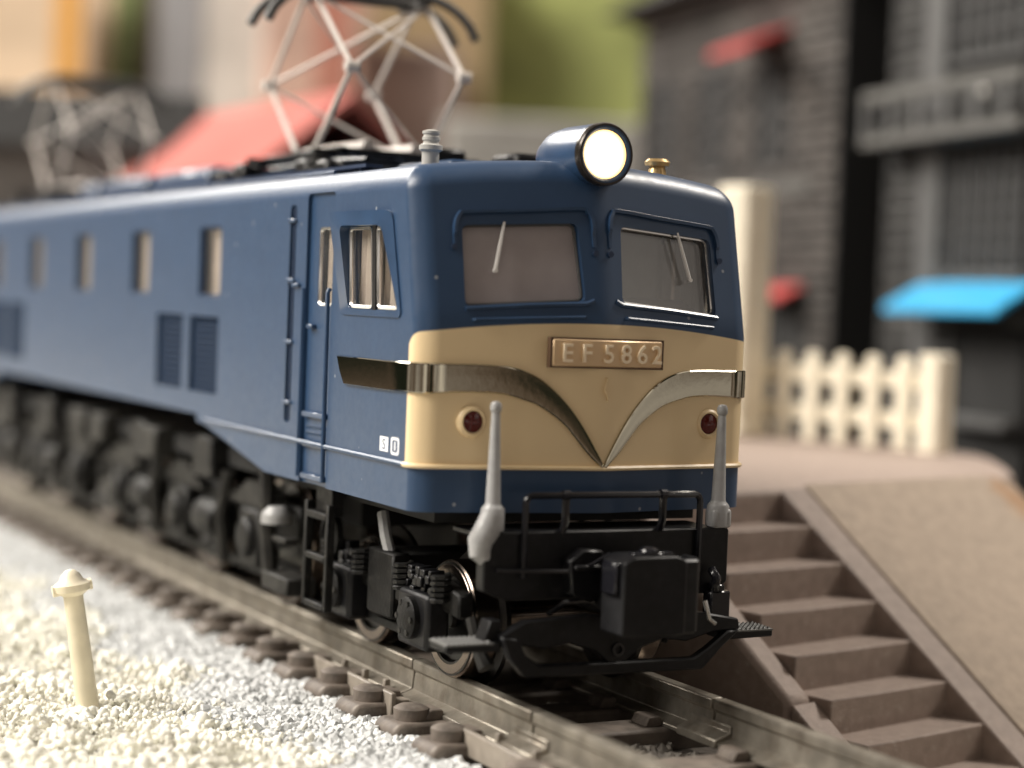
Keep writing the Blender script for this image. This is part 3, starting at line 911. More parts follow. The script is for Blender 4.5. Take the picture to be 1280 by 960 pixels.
# left and right side details
for s in (-1, 1):
    xs = s * W
    # cab window: hooded frame, centre post, glass
    hood_out = rounded([(12.0, 22.95), (5.05, 22.9), (3.55, 17.7), (11.2, 17.72)], 0.5, 4)
    hood_in = rounded([(10.62, 22.22), (5.83, 22.18), (3.98, 18.02), (10.12, 18.02)], 0.35, 4)
    mb = MB()
    n = len(hood_out)
    def dep(y, z):                       # proud at the top and rear, flush at the sill
        return 0.07 + 0.42 * max(0, min(1, (z - 18.2) / 1.5)) * max(0.0, min(1.0, (y - 4.9) / 1.6))
    A = [(xs - s * 0.12, y, z) for y, z in hood_out]; B_ = [(xs + s * dep(y, z), y, z) for y, z in hood_out]
    C_ = [(xs + s * dep(y, z), y, z) for y, z in hood_in]; D_ = [(xs - s * 0.5, y, z) for y, z in hood_in]
    mb.v = A + B_ + C_ + D_
    for i in range(n):
        j = (i + 1) % n
        for k in range(3):
            mb.f.append((k * n + i, k * n + j, (k + 1) * n + j, (k + 1) * n + i))
    cw = mb.build('cab_window', m_blue, loco, angle=40)
    MB().prism(rounded([(10.7, 22.3), (5.8, 22.25), (3.8, 17.95), (10.2, 17.95)], 0.3, 2), 0, xs - s * 0.30, xs - s * 0.16).build('pane', m_glass, cw, angle=None)
    loop1 = [(xs - s * 0.08, y, z) for y, z in rounded([(10.45, 22.1), (7.65, 22.1), (7.25, 18.15), (10.05, 18.15)], 0.3, 3)]
    loop2 = [(xs - s * 0.08, y, z) for y, z in rounded([(6.95, 22.1), (5.95, 22.1), (4.2, 18.15), (6.55, 18.15)], 0.25, 3)]
    MB().tube(loop1, 0.11, 6, close=True).build('sash', m_silver, cw)
    MB().tube(loop2, 0.11, 6, close=True).build('sash', m_silver, cw)
    MB().add([(xs - s * 0.12, 7.5, 22.25), (xs - s * 0.12, 7.1, 22.25), (xs - s * 0.12, 6.75, 18.0), (xs - s * 0.12, 7.15, 18.0), (xs + s * 0.02, 7.5, 22.25), (xs + s * 0.02, 7.1, 22.25), (xs + s * 0.02, 6.75, 18.0), (xs + s * 0.02, 7.15, 18.0)],
             [(0, 1, 2, 3), (4, 7, 6, 5), (0, 4, 5, 1), (1, 5, 6, 2), (2, 6, 7, 3), (3, 7, 4, 0)]).build('post', m_black, cw)
    # door: panel, window, handle, rails, tread plates
    dr = MB().box(s * 8.75, s * 9.06, 12.5, 16.25, 8.7, 18.0).box(s * 8.75, s * 9.06, 12.5, 16.25, 22.35, 24.0).box(s * 8.75, s * 9.06, 12.5, 12.95, 18.0, 22.35).box(s * 8.75, s * 9.06, 15.05, 16.25, 18.0, 22.35).build('cab_door', m_body, loco)
    MB().box(s * 8.90, s * 9.0, 12.9, 15.1, 18.0, 22.4).build('pane', m_glass, dr, angle=None)
    MB().tube([(s * 9.05, y, z) for y, z in rounded([(14.95, 22.2), (13.05, 22.2), (13.05, 18.15), (14.95, 18.15)], 0.3, 3)], 0.09, 6, close=True).build('window_rim', m_silver, dr)
    MB().box(s * 8.95, s * 9.45, 15.0, 15.8, 16.85, 17.1).build('handle', m_blue, dr, bevel=0.05)
    MB().tube([(s * 9.3, 12.95, 19.0), (s * 9.42, 12.9, 18.8), (s * 9.42, 12.75, 8.9)], 0.13, 8).build('door_rail', m_blue, dr)
    MB().tube([(s * 9.38, 16.45, 19.0), (s * 9.38, 16.5, 8.9)], 0.1, 8).build('door_rail', m_blue, dr)
    for b_ in ((9.4, 12.15, 12.45), (9.35, 10.55, 10.8), (9.38, 8.85, 9.15)):
        MB().box(s * 8.9, s * b_[0], 13.0, 16.1, b_[1], b_[2]).build('door_step', m_blue, dr, bevel=0.04)
    tr = MB()
    for i in range(8):
        for j in range(2):
            tr.box(s * 8.95, s * 9.2, 13.15 + i * 0.37, 13.32 + i * 0.37, 11.2 + j * 0.35, 11.42 + j * 0.35)
    tr.build('grip_studs', m_blue, dr, bevel=0.04)['kind'] = 'stuff'
    # handrail in its slot with clips
    MB().tube([(s * 9.22, 18.45, 23.4), (s * 9.22, 18.45, 11.75)], 0.09, 6).build('handrail', m_darkprint, loco)
    for z in (22.65, 19.4, 16.05, 12.75):
        MB().box(s * 9.1, s * 9.5, 17.8, 19.0, z - 0.11, z + 0.11).build('handrail_clip', m_blue, loco, bevel=0.05)
    MB().box(s * 9.3, s * 9.55, 17.0, 18.0, 19.05, 19.25).build('side_ledge', m_blue, loco, bevel=0.04)
    # body side windows
    for yc in SIDEW:
        p = MB().box(s * 9.0, s * 9.1, yc - 2.0, yc + 2.0, 18.35, 22.55).build('side_window', m_glass, loco, angle=None)
        fr = [(s * 9.18, yy, zz) for yy, zz in rounded([(yc - 1.95, 22.5), (yc + 1.95, 22.5), (yc + 1.95, 18.4), (yc - 1.95, 18.4)], 0.35, 3)]
        MB().tube(fr, 0.08, 6, close=True).build('frame', m_darkprint, p)
    for y0 in (30.4, 37.3, LEN - 42.8, LEN - 35.9):
        lv = MB().box(s * 8.8, s * 9.02, y0, y0 + 5.5, 12.4, 17.1).build('louver', m_louver, loco, angle=None)
        sl = MB().prism([(9.0, 0.0), (9.0, 0.34), (9.2, 0.04), (9.2, 0.0)], 1, 0.1, 5.4)
        sl.v = [(s * v[0], v[1], v[2]) for v in sl.v]
        sl = sl.build('slat', m_louver, lv, angle=None, loc=(0, y0, 12.5))
        for i in range(1, 12):
            copy_obj(sl, lv, (0, y0, 12.5 + i * 0.385))
# side markings: white S on a block and a boxed 1
mk = MB().box(-9.352, -9.362, 4.60, 5.62, 11.2, 11.92).build('side_marking', m_white, loco)
mS = Matrix.Translation((-9.368, 5.11, 11.31)) @ Matrix.Rotation(-PI / 2, 4, 'Z') @ Matrix.Rotation(PI / 2, 4, 'X')
glyph('S', 'character', 0.72, m_darkprint, mk, mS, 0.003, 1.25)
bx = MB()
o_, i_ = rounded([(4.30, 11.98), (3.32, 11.98), (3.32, 11.12), (4.30, 11.12)], 0.2, 3), rounded([(4.12, 11.84), (3.50, 11.84), (3.50, 11.26), (4.12, 11.26)], 0.12, 3)
n = len(o_)
bx.v = [(-9.36, y, z) for y, z in o_] + [(-9.36, y, z) for y, z in i_]
bx.f = [(i, (i + 1) % n, n + (i + 1) % n, n + i) for i in range(n)]
mk1 = bx.build('side_marking', m_white, loco)
MB().box(-9.352, -9.362, 3.74, 3.90, 11.34, 11.76).build('character', m_white, mk1)

# cab interior
MB().box(-8.4, 8.4, 9.3, 9.9, 9.0, 24.2).build('cab_bulkhead', m_cab, loco)
MB().box(-8.5, 8.5, 0.0 + 2.2, 9.3, 16.4, 16.8).build('cab_desk', m_cab, loco)
con = MB().prism([(2.4, 16.8), (2.4, 18.6), (4.2, 19.2), (5.2, 16.8)], 0, 2.0, 6.8).build('driver_console', mat('console', (0.20, 0.15, 0.13), 0.5), loco, bevel=0.2)
MB().box(-8.3, 8.3, 19.6, 20.0, 9.5, 24.2).build('machine_room_wall', m_warmcab, loco)
MB().box(0.2, 0.6, 21, LEN - 12, 11.2, 24.2).build('machine_room_lining', m_warmcab, loco)

# pale pleated panels added behind the side glazing so the windows look lit
def pleats(s, y0, y1, z0, z1, x, name='added_window_panel', amp=0.22, m=None):
    mb = MB(); n = max(8, int((y1 - y0) * 6))
    for i in range(n + 1):
        y = y0 + (y1 - y0) * i / n
        xx = s * (x + amp * math.sin(i * 1.15) + 0.06 * math.sin(i * 0.37))
        mb.v += [(xx, y, z0), (xx, y, z1), (xx - s * 0.2, y, z0), (xx - s * 0.2, y, z1)]
    for i in range(n):
        a, b = i * 4, i * 4 + 4
        mb.f += [(a, b, b + 1, a + 1), (a + 2, a + 3, b + 3, b + 2), (a + 1, b + 1, b + 3, a + 3), (a, a + 2, b + 2, b)]
    mb.f += [(0, 1, 3, 2), (n * 4, n * 4 + 2, n * 4 + 3, n * 4 + 1)]
    return mb.build(name, m or m_warmcab, loco, angle=60)
for s in (-1, 1):
    pleats(s, 4.9, 7.5, 17.7, 22.5, 8.72, amp=0.12)
    pleats(s, 8.0, 11.6, 17.7, 22.5, 8.72, amp=0.12)
    pleats(s, 13.4, 16.0, 17.7, 22.5, 8.62, amp=0.1)
    for yc in SIDEW:
        pleats(s, yc - 1.9, yc + 1.0, 18.1, 22.7, 8.7, amp=0.12)

# underframe
MB().box(-7.4, 7.4, 3.2, LEN - 3.2, 7.9, 9.0).box(-4.0, 4.0, 20, LEN - 20, 5.6, 8.0).build('underframe', m_dark, loco)

# ---- bogies
def wheel_mesh(rad, spokes):
    mb = MB()
    f = rad + 0.55
    mb.lathe([(0.0, 0.45), (0.45, 0.45), (0.5, 0.25), (rad * 0.72, 0.2), (rad * 0.76, 0.42), (rad - 0.02, 0.45), (rad + 0.06, -0.9), (f, -1.05), (f, -1.3), (rad * 0.7, -1.35), (0, -1.35)], (0, 0, 0), 0, 40)
    return mb
def make_wheel(parent, x, y, rad):
    s = 1 if x > 0 else -1
    mb = wheel_mesh(rad, 0)
    mb.v = [(s * v[0], v[1], v[2]) for v in mb.v]
    w = mb.build('wheel', m_wheel, parent, loc=(x, y, rad))
    MB().lathe([(rad * 0.80, 0.46 * s), (rad * 0.95, 0.47 * s), (rad + 0.08, 0.3 * s), (rad + 0.10, -0.85 * s)], (0, 0, 0), 0, 40).build('tyre', m_tyre, w)
    return w
pb = MB()
# pilot bogie: side frames, bolsters, end platform
for s in (-1, 1):
    pb.prism([(1.6, 3.4), (1.6, 4.6), (4.0, 5.0), (8.0, 4.5), (11, 4.5), (15, 5.2), (17.5, 5.2), (17.5, 3.7), (15, 3.6), (11, 3.2), (8, 3.2), (4, 3.6)], 0, s * 5.9, s * 6.7)
    pb.box(s * 5.9, s * 6.9, 9.0, 12.2, 2.2, 5.6)
    pb.prism([(3.2, 1.4), (3.2, 2.0), (16, 2.0), (16, 1.4)], 0, s * 6.0, s * 6.3)
pb.box(-6.5, 6.5, 9.2, 12.0, 3.6, 5.6)
bogie = pb.build('pilot_bogie', m_chassis, loco, bevel=0.12)
for y in (5.2, 15.0):
    for s in (-1, 1):
        make_wheel(bogie, s * 5.0, y, 2.85)
    MB().tube([(-4, y, 2.85), (4, y, 2.85)], 0.75, 14).build('axle', m_tyre, bogie)
    for s in (-1, 1):
        jb = MB().box(s * 6.2, s * 7.5, y - 1.75, y + 1.75, 1.5, 4.3).build('journal_box', m_black, bogie, bevel=0.25, seg=2)
        MB().lathe([(0, s * 0), (1.05, s * 0), (1.05, s * 0.35), (0.8, s * 0.5), (0, s * 0.55)], (s * 7.45, y, 3.0), 0, 18).build('cover', m_chassis, jb)
        for k in range(6):
            a = PI / 3 * k
            MB().lathe([(0, 0), (0.16, 0), (0.16, s * 0.18), (0, s * 0.2)], (s * 7.8, y + 0.8 * math.cos(a), 3.0 + 0.8 * math.sin(a)), 0, 6).build('bolt', m_rustgrey, jb)
        for yy in (y - 2.2, y + 2.2):
            MB().tube([(s * 7.0 + 0.42 * math.cos(t * 0.9), yy + 0.42 * math.sin(t * 0.9), 4.0 + t * 0.04) for t in range(36)], 0.14, 5).build('spring', m_chassis, jb)
        lump = MB()
        for k in range(26):
            yy = y + random.uniform(-2.4, 2.4); zz = random.uniform(4.15, 5.3); sz = random.uniform(0.12, 0.28)
            lump.box(s * 6.3, s * (6.9 + random.uniform(0, .5)), yy - sz, yy + sz, zz - sz, zz + sz)
        lump.build('fittings', m_black, jb, bevel=0.05)['kind'] = 'stuff'
    # brake shoe behind the second axle only
    for s in (-1, 1) if y > 10 else ():
        MB().prism([(y - 3.7, 1.6), (y - 3.2, 1.4), (y - 3.05, 3.4), (y - 3.4, 4.6), (y - 3.8, 4.4)], 0, s * 4.4, s * 5.2).build('brake_shoe', m_chassis, bogie, bevel=0.1)
# diagonal grey pipe seen behind the frame
MB().tube([(-6.4, 11.6, 7.4), (-6.5, 10.9, 6.3), (-6.4, 10.2, 5.0)], 0.32, 8).build('drain_pipe', m_grey, bogie)
MB().lathe([(0, 0), (1.25, 0), (1.25, -0.35), (0.9, -0.45), (0.9, -0.3), (0, -0.3)], (-7.0, 16.6, 5.6), 0, 20).build('air_tank_end', m_chassis, bogie)

# front end platform carried by the bogie
beam = MB().prism(rounded([(-6.85, 5.2), (-6.85, 7.95), (6.75, 7.95), (6.75, 5.2), (5.6, 4.7), (-5.6, 4.7)], 0.15, 2), 1, -1.15, -0.35)
beam.box(-6.7, 6.6, -0.6, 2.6, 7.55, 7.88)
beam = beam.build('end_beam', m_black, loco, bevel=0.08)
hr = MB()
hr.tube([(-4.85, -1.3, 5.8), (-4.85, -1.3, 9.3)] + [(-4.85 + 0.35 * (1 - math.cos(t)), -1.3, 9.3 + 0.35 * math.sin(t)) for t in (0.4, 0.8, 1.2, 1.57)] + [(0, -1.3, 9.66)] + [(4.85 - 0.35 * (1 - math.cos(t)), -1.3, 9.3 + 0.35 * math.sin(t)) for t in (1.57, 1.2, 0.8, 0.4)] + [(4.85, -1.3, 9.3), (4.85, -1.3, 5.8)], 0.17, 8)
hr.build('front_handrail', m_blackgloss, loco)
for xx in (-2.7, 2.7):
    MB().tube([(xx, -1.3, 9.62), (xx, -1.3, 8.4), (xx, -1.05, 7.9)], 0.2, 8).lathe([(0, -0.18), (0.26, -0.16), (0.26, 0.16), (0, 0.18)], (xx, -1.3, 9.66), 0, 10).build('handrail_post', m_blackgloss, loco)
# brackets on the beam
bk = MB().prism([(-2.55, 5.0), (-2.75, 6.6), (-2.0, 7.15), (-0.9, 7.1), (-0.8, 5.4), (-1.4, 4.6)], 1, -2.0, -1.1).box(-2.55, -1.1, -2.25, -1.9, 6.15, 6.45)
bk.build('lever_bracket', m_black, beam, bevel=0.1)
MB().tube([(-6.3, -1.35, 6.2), (-2.4, -1.75, 6.1), (-1.6, -2.2, 6.5), (-0.8, -2.4, 7.0)], 0.11, 6).build('uncoupling_lever', m_blackgloss, beam)
# coupler
cp_ = MB().prism(rounded([(-1.7, 3.5), (-1.7, 6.95), (-1.2, 7.2), (1.2, 7.2), (1.7, 6.95), (1.7, 3.5)], 0.12, 2), 1, -5.3, -3.2)
cp_.prism(rounded([(-1.1, 4.1), (-1.1, 6.4), (1.1, 6.4), (1.1, 4.1)], 0.2, 2), 1, -3.2, 0.5)
coup = cp_.build('coupler', m_black, loco, bevel=0.14, seg=2)
kn = MB().prism(rounded([(1.0, -5.2), (2.5, -5.05), (3.0, -4.2), (2.9, -3.2), (2.55, -3.2), (2.5, -4.0), (2.2, -4.4), (1.0, -4.4)], 0.2, 3), 2, 3.5, 7.0).build('knuckle', m_black, coup, bevel=0.1)
MB().box(-1.95, -1.65, -4.9, -3.6, 5.4, 6.9).build('coupler_ear', m_blackgloss, coup, bevel=0.06)
MB().box(1.65, 2.2, -3.6, -3.0, 3.4, 4.2).build('coupler_ear', m_blackgloss, coup, bevel=0.06)
MB().lathe([(0, -0.1), (0.5, -0.1), (0.5, 0.28), (0.3, 0.4), (0, 0.42)], (0.1, -4.4, 7.15), 2, 14).box(-0.9, 1.3, -4.7, -4.2, 7.1, 7.32).build('coupler_pin', m_blackgloss, coup, bevel=0.06)
# air hose cocks right of the coupler
MB().box(5.35, 6.5, -1.9, -1.1, 3.35, 4.9).tube([(5.6, -1.8, 4.9), (5.6, -1.9, 5.6), (5.5, -1.5, 6.0)], 0.25, 8).box(5.5, 6.1, -2.0, -1.2, 4.9, 5.25).build('hose_block', m_blackgloss, beam, bevel=0.1)
MB().tube([(4.9, -2.0, 4.5), (5.15, -2.1, 3.6), (5.5, -2.1, 3.35)], 0.13, 8).build('hose', m_silver, beam)
# plough
pl = MB()
pl.prism([(-6.3, 3.2), (-5.0, 3.9), (-1.6, 4.1), (0, 3.85), (1.6, 4.1), (5.0, 3.9), (6.9, 3.55), (7.0, 3.0), (5.4, 2.95), (3.9, 2.55), (2.6, 2.75), (1.2, 2.3), (0.3, 1.55), (-0.3, 1.55), (-1.2, 2.3), (-2.6, 2.75), (-3.9, 2.55), (-5.2, 2.75)], 1, -2.1, -1.5)
pl.prism([(-6.3, 3.2), (-5.9, 2.2), (-5.0, 1.25), (4.8, 1.15), (5.9, 2.2), (6.9, 3.0), (6.2, 3.0), (5.1, 2.2), (4.3, 1.75), (-4.3, 1.8), (-5.0, 2.3), (-5.4, 3.1)], 1, -2.25, -1.7)
plo = pl.build('pilot_plough', m_black, loco, bevel=0.08)
MB().lathe([(0, 0.3), (0.34, 0.3), (0.34, -0.02), (0.2, -0.02), (0.2, 0.2), (0, 0.2)], (0.0, -2.2, 2.35), 1, 12).build('tow_eye', m_blackgloss, plo)
MB().tube([(-3.4, -1.2, 4.0), (-2.7, -1.5, 4.6), (-1.6, -1.6, 4.7), (-1.0, -1.7, 4.6)], 0.14, 6).build('brake_pipe', m_blackgloss, plo)
# corner steps with tread plate
for s in (-1, 1):
    st = MB().prism([(s * 6.2, 2.5), (s * 9.05, 2.55), (s * 9.05, 2.9), (s * 6.2, 2.95)], 1, -2.0, -0.2)
    st.prism([(s * 6.0, 2.5), (s * 6.0, 3.9), (s * 6.6, 3.9), (s * 7.0, 2.6)], 1, -1.6, -0.6)
    stp = st.build('corner_step', m_black, loco, bevel=0.06)
    tp = MB()
    for i in range(9):
        for j in range(6):
            xx = s * (6.8 + i * 0.26); yy = -1.9 + j * 0.29
            tp.add([(xx - 0.1, yy - .05, 2.93), (xx + .1, yy - .05, 2.93), (xx + .1, yy + .16, 2.93), (xx - .1, yy + .16, 2.93), (xx, yy + .05, 3.06)], [(0, 1, 4), (1, 2, 4), (2, 3, 4), (3, 0, 4)])
    tp.box(s * 6.6, s * 9.05, -2.02, -0.18, 2.86, 2.935)
    tp.build('tread_plate', m_step, stp, angle=None)['kind'] = 'stuff'
# sand pipe end and small grey bits by the first wheel
MB().tube([(-6.3, 1.0, 3.6), (-6.2, 0.4, 2.2), (-6.0, -0.2, 1.4)], [0.3, 0.3, 0.42], 8).build('sand_pipe', m_rustgrey, bogie)
# marker stanchions standing on the beam ends
for s in (-1, 1):
    mb = MB().lathe([(0, 14.05), (0.2, 14.0), (0.27, 13.85), (0.27, 13.6), (0.2, 13.5), (0.21, 13.4), (0.36, 9.3), (0.40, 9.2), (0.5, 9.1), (0.56, 9.0), (0.56, 8.0), (0, 8.0)], (0, 0, 0), 2, 18)
    lean = -0.008 if s < 0 else 0.0
    mb.v = [(s * 6.28 + v[0] + lean * (v[2] - 8), v[1] - 0.75, v[2]) for v in mb.v]
    stn = mb.build('marker_stanchion', m_grey, loco)
    if s < 0:
        MB().tube([(-6.3, -0.8, 8.8), (-6.5, -0.75, 8.1), (-6.85, -0.7, 7.5), (-6.85, -0.75, 6.95), (-6.5, -0.8, 6.5)], [0.55, 0.64, 0.62, 0.55, 0.3], 12).build('socket', m_grey, stn)
    else:
        MB().box(5.75, 6.85, -1.25, -0.3, 7.9, 8.9).build('socket', m_grey, stn, bevel=0.2, seg=2)

# cab ladder below the door
for s in (-1, 1):
    ld = MB()
    for y0, y1, z0, z1 in ((13.45, 13.8, 1.9, 7.6), (16.5, 16.85, 1.9, 7.6), (13.8, 16.5, 1.9, 2.25), (13.8, 16.5, 4.5, 4.85), (13.8, 16.5, 6.7, 7.1)):
        ld.box(s * 8.3, s * 8.75, y0, y1, z0, z1)
    ld.box(s * 7.6, s * 8.3, 14.0, 16.3, 6.9, 8.6)
    ld.build('cab_ladder', m_chassis, loco, bevel=0.06)

# driving bogies
def driving_bogie(y0):
    mb = MB()
    for s in (-1, 1):
        mb.prism([(y0 - 5.5, 4.6), (y0 - 5.5, 6.4), (y0 + 33.5, 6.4), (y0 + 33.5, 4.6), (y0 + 30, 3.6), (y0 - 2, 3.6)], 0, s * 6.0, s * 6.8)
        mb.prism([(y0 - 3, 1.5), (y0 - 3, 2.2), (y0 + 31, 2.2), (y0 + 31, 1.5)], 0, s * 6.1, s * 6.5)
    b = mb.build('driving_bogie', m_chassis, loco, bevel=0.12)
    for i in range(3):
        y = y0 + i * 14.0
        for s in (-1, 1):
            make_wheel(b, s * 5.0, y, 4.15)
            jb = MB().box(s * 6.4, s * 7.9, y - 1.7, y + 1.7, 2.4, 5.8).lathe([(0, 0), (1.2, 0), (1.2, s * 0.5), (0, s * 0.6)], (s * 7.8, y, 4.1), 0, 14).build('journal_box', m_chassis, b, bevel=0.2)
            lf = MB()
            for k in range(5):
                lf.box(s * 6.6, s * 7.6, y - 4.2 + k * 0.7, y + 4.2 - k * 0.7, 5.9 + k * 0.3, 6.2 + k * 0.3)
            lf.build('leaf_spring', m_rustgrey if i % 2 == 0 else m_chassis, jb)
            if i < 2:
                MB().lathe([(0, -1.9), (1.2, -1.9), (1.3, -1.6), (1.3, 1.6), (1.2, 1.9), (0, 1.9)], (s * 7.4, y + 7.0, 4.4), 1, 14).build('brake_cylinder', m_chassis, b)
                MB().tube([(s * 7.7, y + 4.4, 7.6), (s * 8.0, y + 4.8, 5.0), (s * 7.6, y + 5.0, 2.0)], 0.4, 8).build('sand_pipe', m_rustgrey, b)
                MB().prism(rounded([(y + 5.0, 7.0), (y + 9.0, 7.0), (y + 8.4, 9.6), (y + 5.6, 9.6)], 0.4, 2), 0, s * 6.8, s * 8.6).build('sand_box', m_chassis, b, bevel=0.15)
    return b
driving_bogie(28.0)
driving_bogie(68.0)
# pale tank lids and cocks that catch the light behind the cab ladder
MB().lathe([(0, 0.6), (0.5, 0.55), (0.85, 0.2), (0.9, 0), (0.9, -0.4), (0, -0.4)], (-7.9, 23.2, 5.9), 2, 16).build('tank_cap', m_grey, loco)
MB().box(-8.4, -7.4, 20.6, 22.6, 4.6, 4.9).build('bracket_plate', m_rustgrey, loco, bevel=0.05)
MB().tube([(-8.1, 24.5, 8.5), (-8.2, 24.0, 5.0), (-8.1, 23.4, 2.2)], 0.5, 8).build('air_pipe', m_rustgrey, loco)
MB().box(-8.6, -6.8, 19.5, 23.5, 1.8, 2.8).build('equipment_tray', m_rustgrey, loco, bevel=0.1)
for yy in (44.5, 57.5, 63.0):
    MB().box(-8.8, -6.8, yy, yy + 3.6, 7.2, 9.4).build('equipment_box', m_rustgrey, loco, bevel=0.2)

# ------------------------------------------------------------------ platform with stairs and ramp
PHI = R(14.0)
plat = thing('station_platform', 'brown plastic platform end with a flight of steps and a tan ramp', 'platform', (22.2, 16.2, 0), PHI)
ZT, NST, RISE, RUN = 7.85, 7, 1.92, 2.57
GZ0 = -6.3
sw = 10.2                      # stair width, local x from -sw to 0
for k in range(NST):
    z1 = ZT - (k) * RISE
    if k == 0: continue
    y1 = -(k - 1) * RUN; y0 = -k * RUN
    MB().box(-sw, 0.05, y0, y1 + 0.6, GZ0, z1).build('stair_step', m_stair, plat, bevel=0.07)
MB().box(-sw, 0.05, -7 * RUN, -6 * RUN + 0.6, GZ0, ZT - 7 * RISE).build('stair_step', m_stair, plat, bevel=0.07)
slope = lambda y: ZT + y * RISE / RUN
yb = (GZ0 - ZT) * RUN / RISE
# left stringer in two lengths with a notch between, right wall
def stringer(x0, x1, ya, yb_, dz):
    return MB().prism([(ya, slope(ya) + dz), (yb_, slope(yb_) + dz), (yb_, GZ0 - 0.1), (ya, GZ0 - 0.1)], 0, x0, x1)
stringer(-sw - 2.0, -sw, 0.0, -11.6, -1.0).build('stringer', m_stair, plat, bevel=0.4, seg=2)
stringer(-sw - 2.0, -sw, -11.75, yb + 1.6, -1.0).build('stringer', m_stair, plat, bevel=0.4, seg=2)
stringer(0.0, 2.4, 0.0, yb + 0.4, 0.12).build('stair_wall', m_stair, plat, bevel=0.1)
# platform deck: the track side is cut parallel to the rails
inv = Matrix.Rotation(-PHI, 3, 'Z')
def loc2(x, y):
    v = inv @ Vector((x - 22.2, y - 16.2, 0)); return (v.x, v.y)
deck = [(-sw - 2.0, 0.02), (23.5, 0.02), (27.5, 1.6), (31, 4.2), (35.5, 8.0), (39.5, 11.6), (42.3, 15.0), (43.8, 19.0), (44, 23), (44, 75)]
a = loc2(10.6, 90); b_ = loc2(10.6, 14.5)
deck += [a, (b_[0], b_[1])]
MB().prism(deck, 2, GZ0, ZT).build('deck', m_stair, plat, bevel=0.3, seg=2)
# ramp with a rounded outer corner
xr = 25.0
ncol, nrow = 16, 14
mb = MB()
for j in range(nrow + 1):
    y = 0.0 + (yb + 0.2) * j / nrow
    for i in range(ncol + 1):
        u = i / ncol
        x = 2.4 + (xr - 2.4) * u
        over = max(0.0, (u - 0.82) / 0.18)
        z = slope(y) + 0.28 - (0.6 + 2.2 * j / nrow) * over * over
        mb.v.append((x, y, max(z, GZ0)))
for j in range(nrow):
    for i in range(ncol):
        mb.f.append((j * (ncol + 1) + i, j * (ncol + 1) + i + 1, (j + 1) * (ncol + 1) + i + 1, (j + 1) * (ncol + 1) + i))
top_n = len(mb.v)
mb.v += [(v[0], v[1], GZ0 - 0.2) for v in mb.v]
per = [i for i in range(ncol + 1)] + [(j) * (ncol + 1) + ncol for j in range(1, nrow + 1)] + [nrow * (ncol + 1) + i for i in range(ncol - 1, -1, -1)] + [j * (ncol + 1) for j in range(nrow - 1, 0, -1)]
for k in range(len(per)):
    a_, b2 = per[k], per[(k + 1) % len(per)]
    mb.f.append((a_, b2, b2 + top_n, a_ + top_n))
def rust_spot(m, c, r, col):
    nt = m.node_tree; b = nt.nodes['Principled BSDF']
    prev = b.inputs['Base Color'].links[0].from_socket
    tc = nt.nodes.new('ShaderNodeTexCoord')
    ns = nt.nodes.new('ShaderNodeTexNoise'); ns.inputs['Scale'].default_value = 0.6
    nt.links.new(tc.outputs['Object'], ns.inputs['Vector'])
    d = nt.nodes.new('ShaderNodeVectorMath'); d.operation = 'DISTANCE'; d.inputs[1].default_value = c
    nt.links.new(tc.outputs['Object'], d.inputs[0])
    ad = nt.nodes.new('ShaderNodeMath'); ad.operation = 'MULTIPLY_ADD'; ad.inputs[1].default_value = 4.0
    nt.links.new(ns.outputs['Fac'], ad.inputs[0]); nt.links.new(d.outputs['Value'], ad.inputs[2])
    mr = nt.nodes.new('ShaderNodeMapRange'); mr.inputs[1].default_value = r + 2.6; mr.inputs[2].default_value = r + 0.8
    mr.inputs[4].default_value = 0.75
    nt.links.new(ad.outputs[0], mr.inputs[0])
    mx = nt.nodes.new('ShaderNodeMix'); mx.data_type = 'RGBA'; mx.inputs[7].default_value = (*col, 1)
    nt.links.new(mr.outputs[0], mx.inputs[0]); nt.links.new(prev, mx.inputs[6]); nt.links.new(mx.outputs[2], b.inputs['Base Color'])
rust_spot(m_ramp, (23.2, -2.0, 6.6), 2.2, (0.36, 0.17, 0.05))
mb.build('ramp', m_ramp, plat, angle=40)

# picket fence on the platform
fz = ZT
FA, FB = Vector((55.9, 42.1)), Vector((50.4, 66.8))
fdir = (FB - FA).normalized()
fang = math.atan2(-fdir.x, fdir.y)
fence = thing('picket_fence', 'cream white picket fence standing at the back of the brown platform', 'fence', (FA.x, FA.y, fz), fang)
pk0 = MB().prism([(-0.72, 0), (0.72, 0), (0.72, 7.35), (0.4, 7.75), (-0.4, 7.75), (-0.72, 7.35)], 0, -0.28, 0.28).build('picket', m_fence, fence, bevel=0.12)
pk0.location = (0, 3.3, 0)
for i in range(2, 12):
    copy_obj(pk0, fence, (0, 3.3 * i, 0))
MB().prism(rounded([(-1.1, -1.1), (1.1, -1.1), (1.1, 1.1), (-1.1, 1.1)], 0.4, 3), 2, 0, 8.1).build('end_post', m_fence, fence, bevel=0.15)
for z in (5.1, 1.75):
    MB().box(0.26, 0.6, -0.3, 38, z, z + 1.35).build('fence_rail', m_fence, fence, bevel=0.1)
# tall pillar
pil = MB().prism(rounded([(-1.9, -1.9), (1.9, -1.9), (1.9, 1.9), (-1.9, 1.9)], 0.7, 4), 2, 0, 22.0)
pil.prism(rounded([(-2.2, -2.2), (2.2, -2.2), (2.2, 2.2), (-2.2, 2.2)], 0.7, 4), 2, 0, 1.2)
po = pil.build('pillar', m_fence, None, bevel=0.35, seg=2, loc=(48.9, 60.3, fz))
po.rotation_euler = (0, 0, PHI)
tag(po, 'tall cream pillar rising behind the right corner of the locomotive', 'pillar')

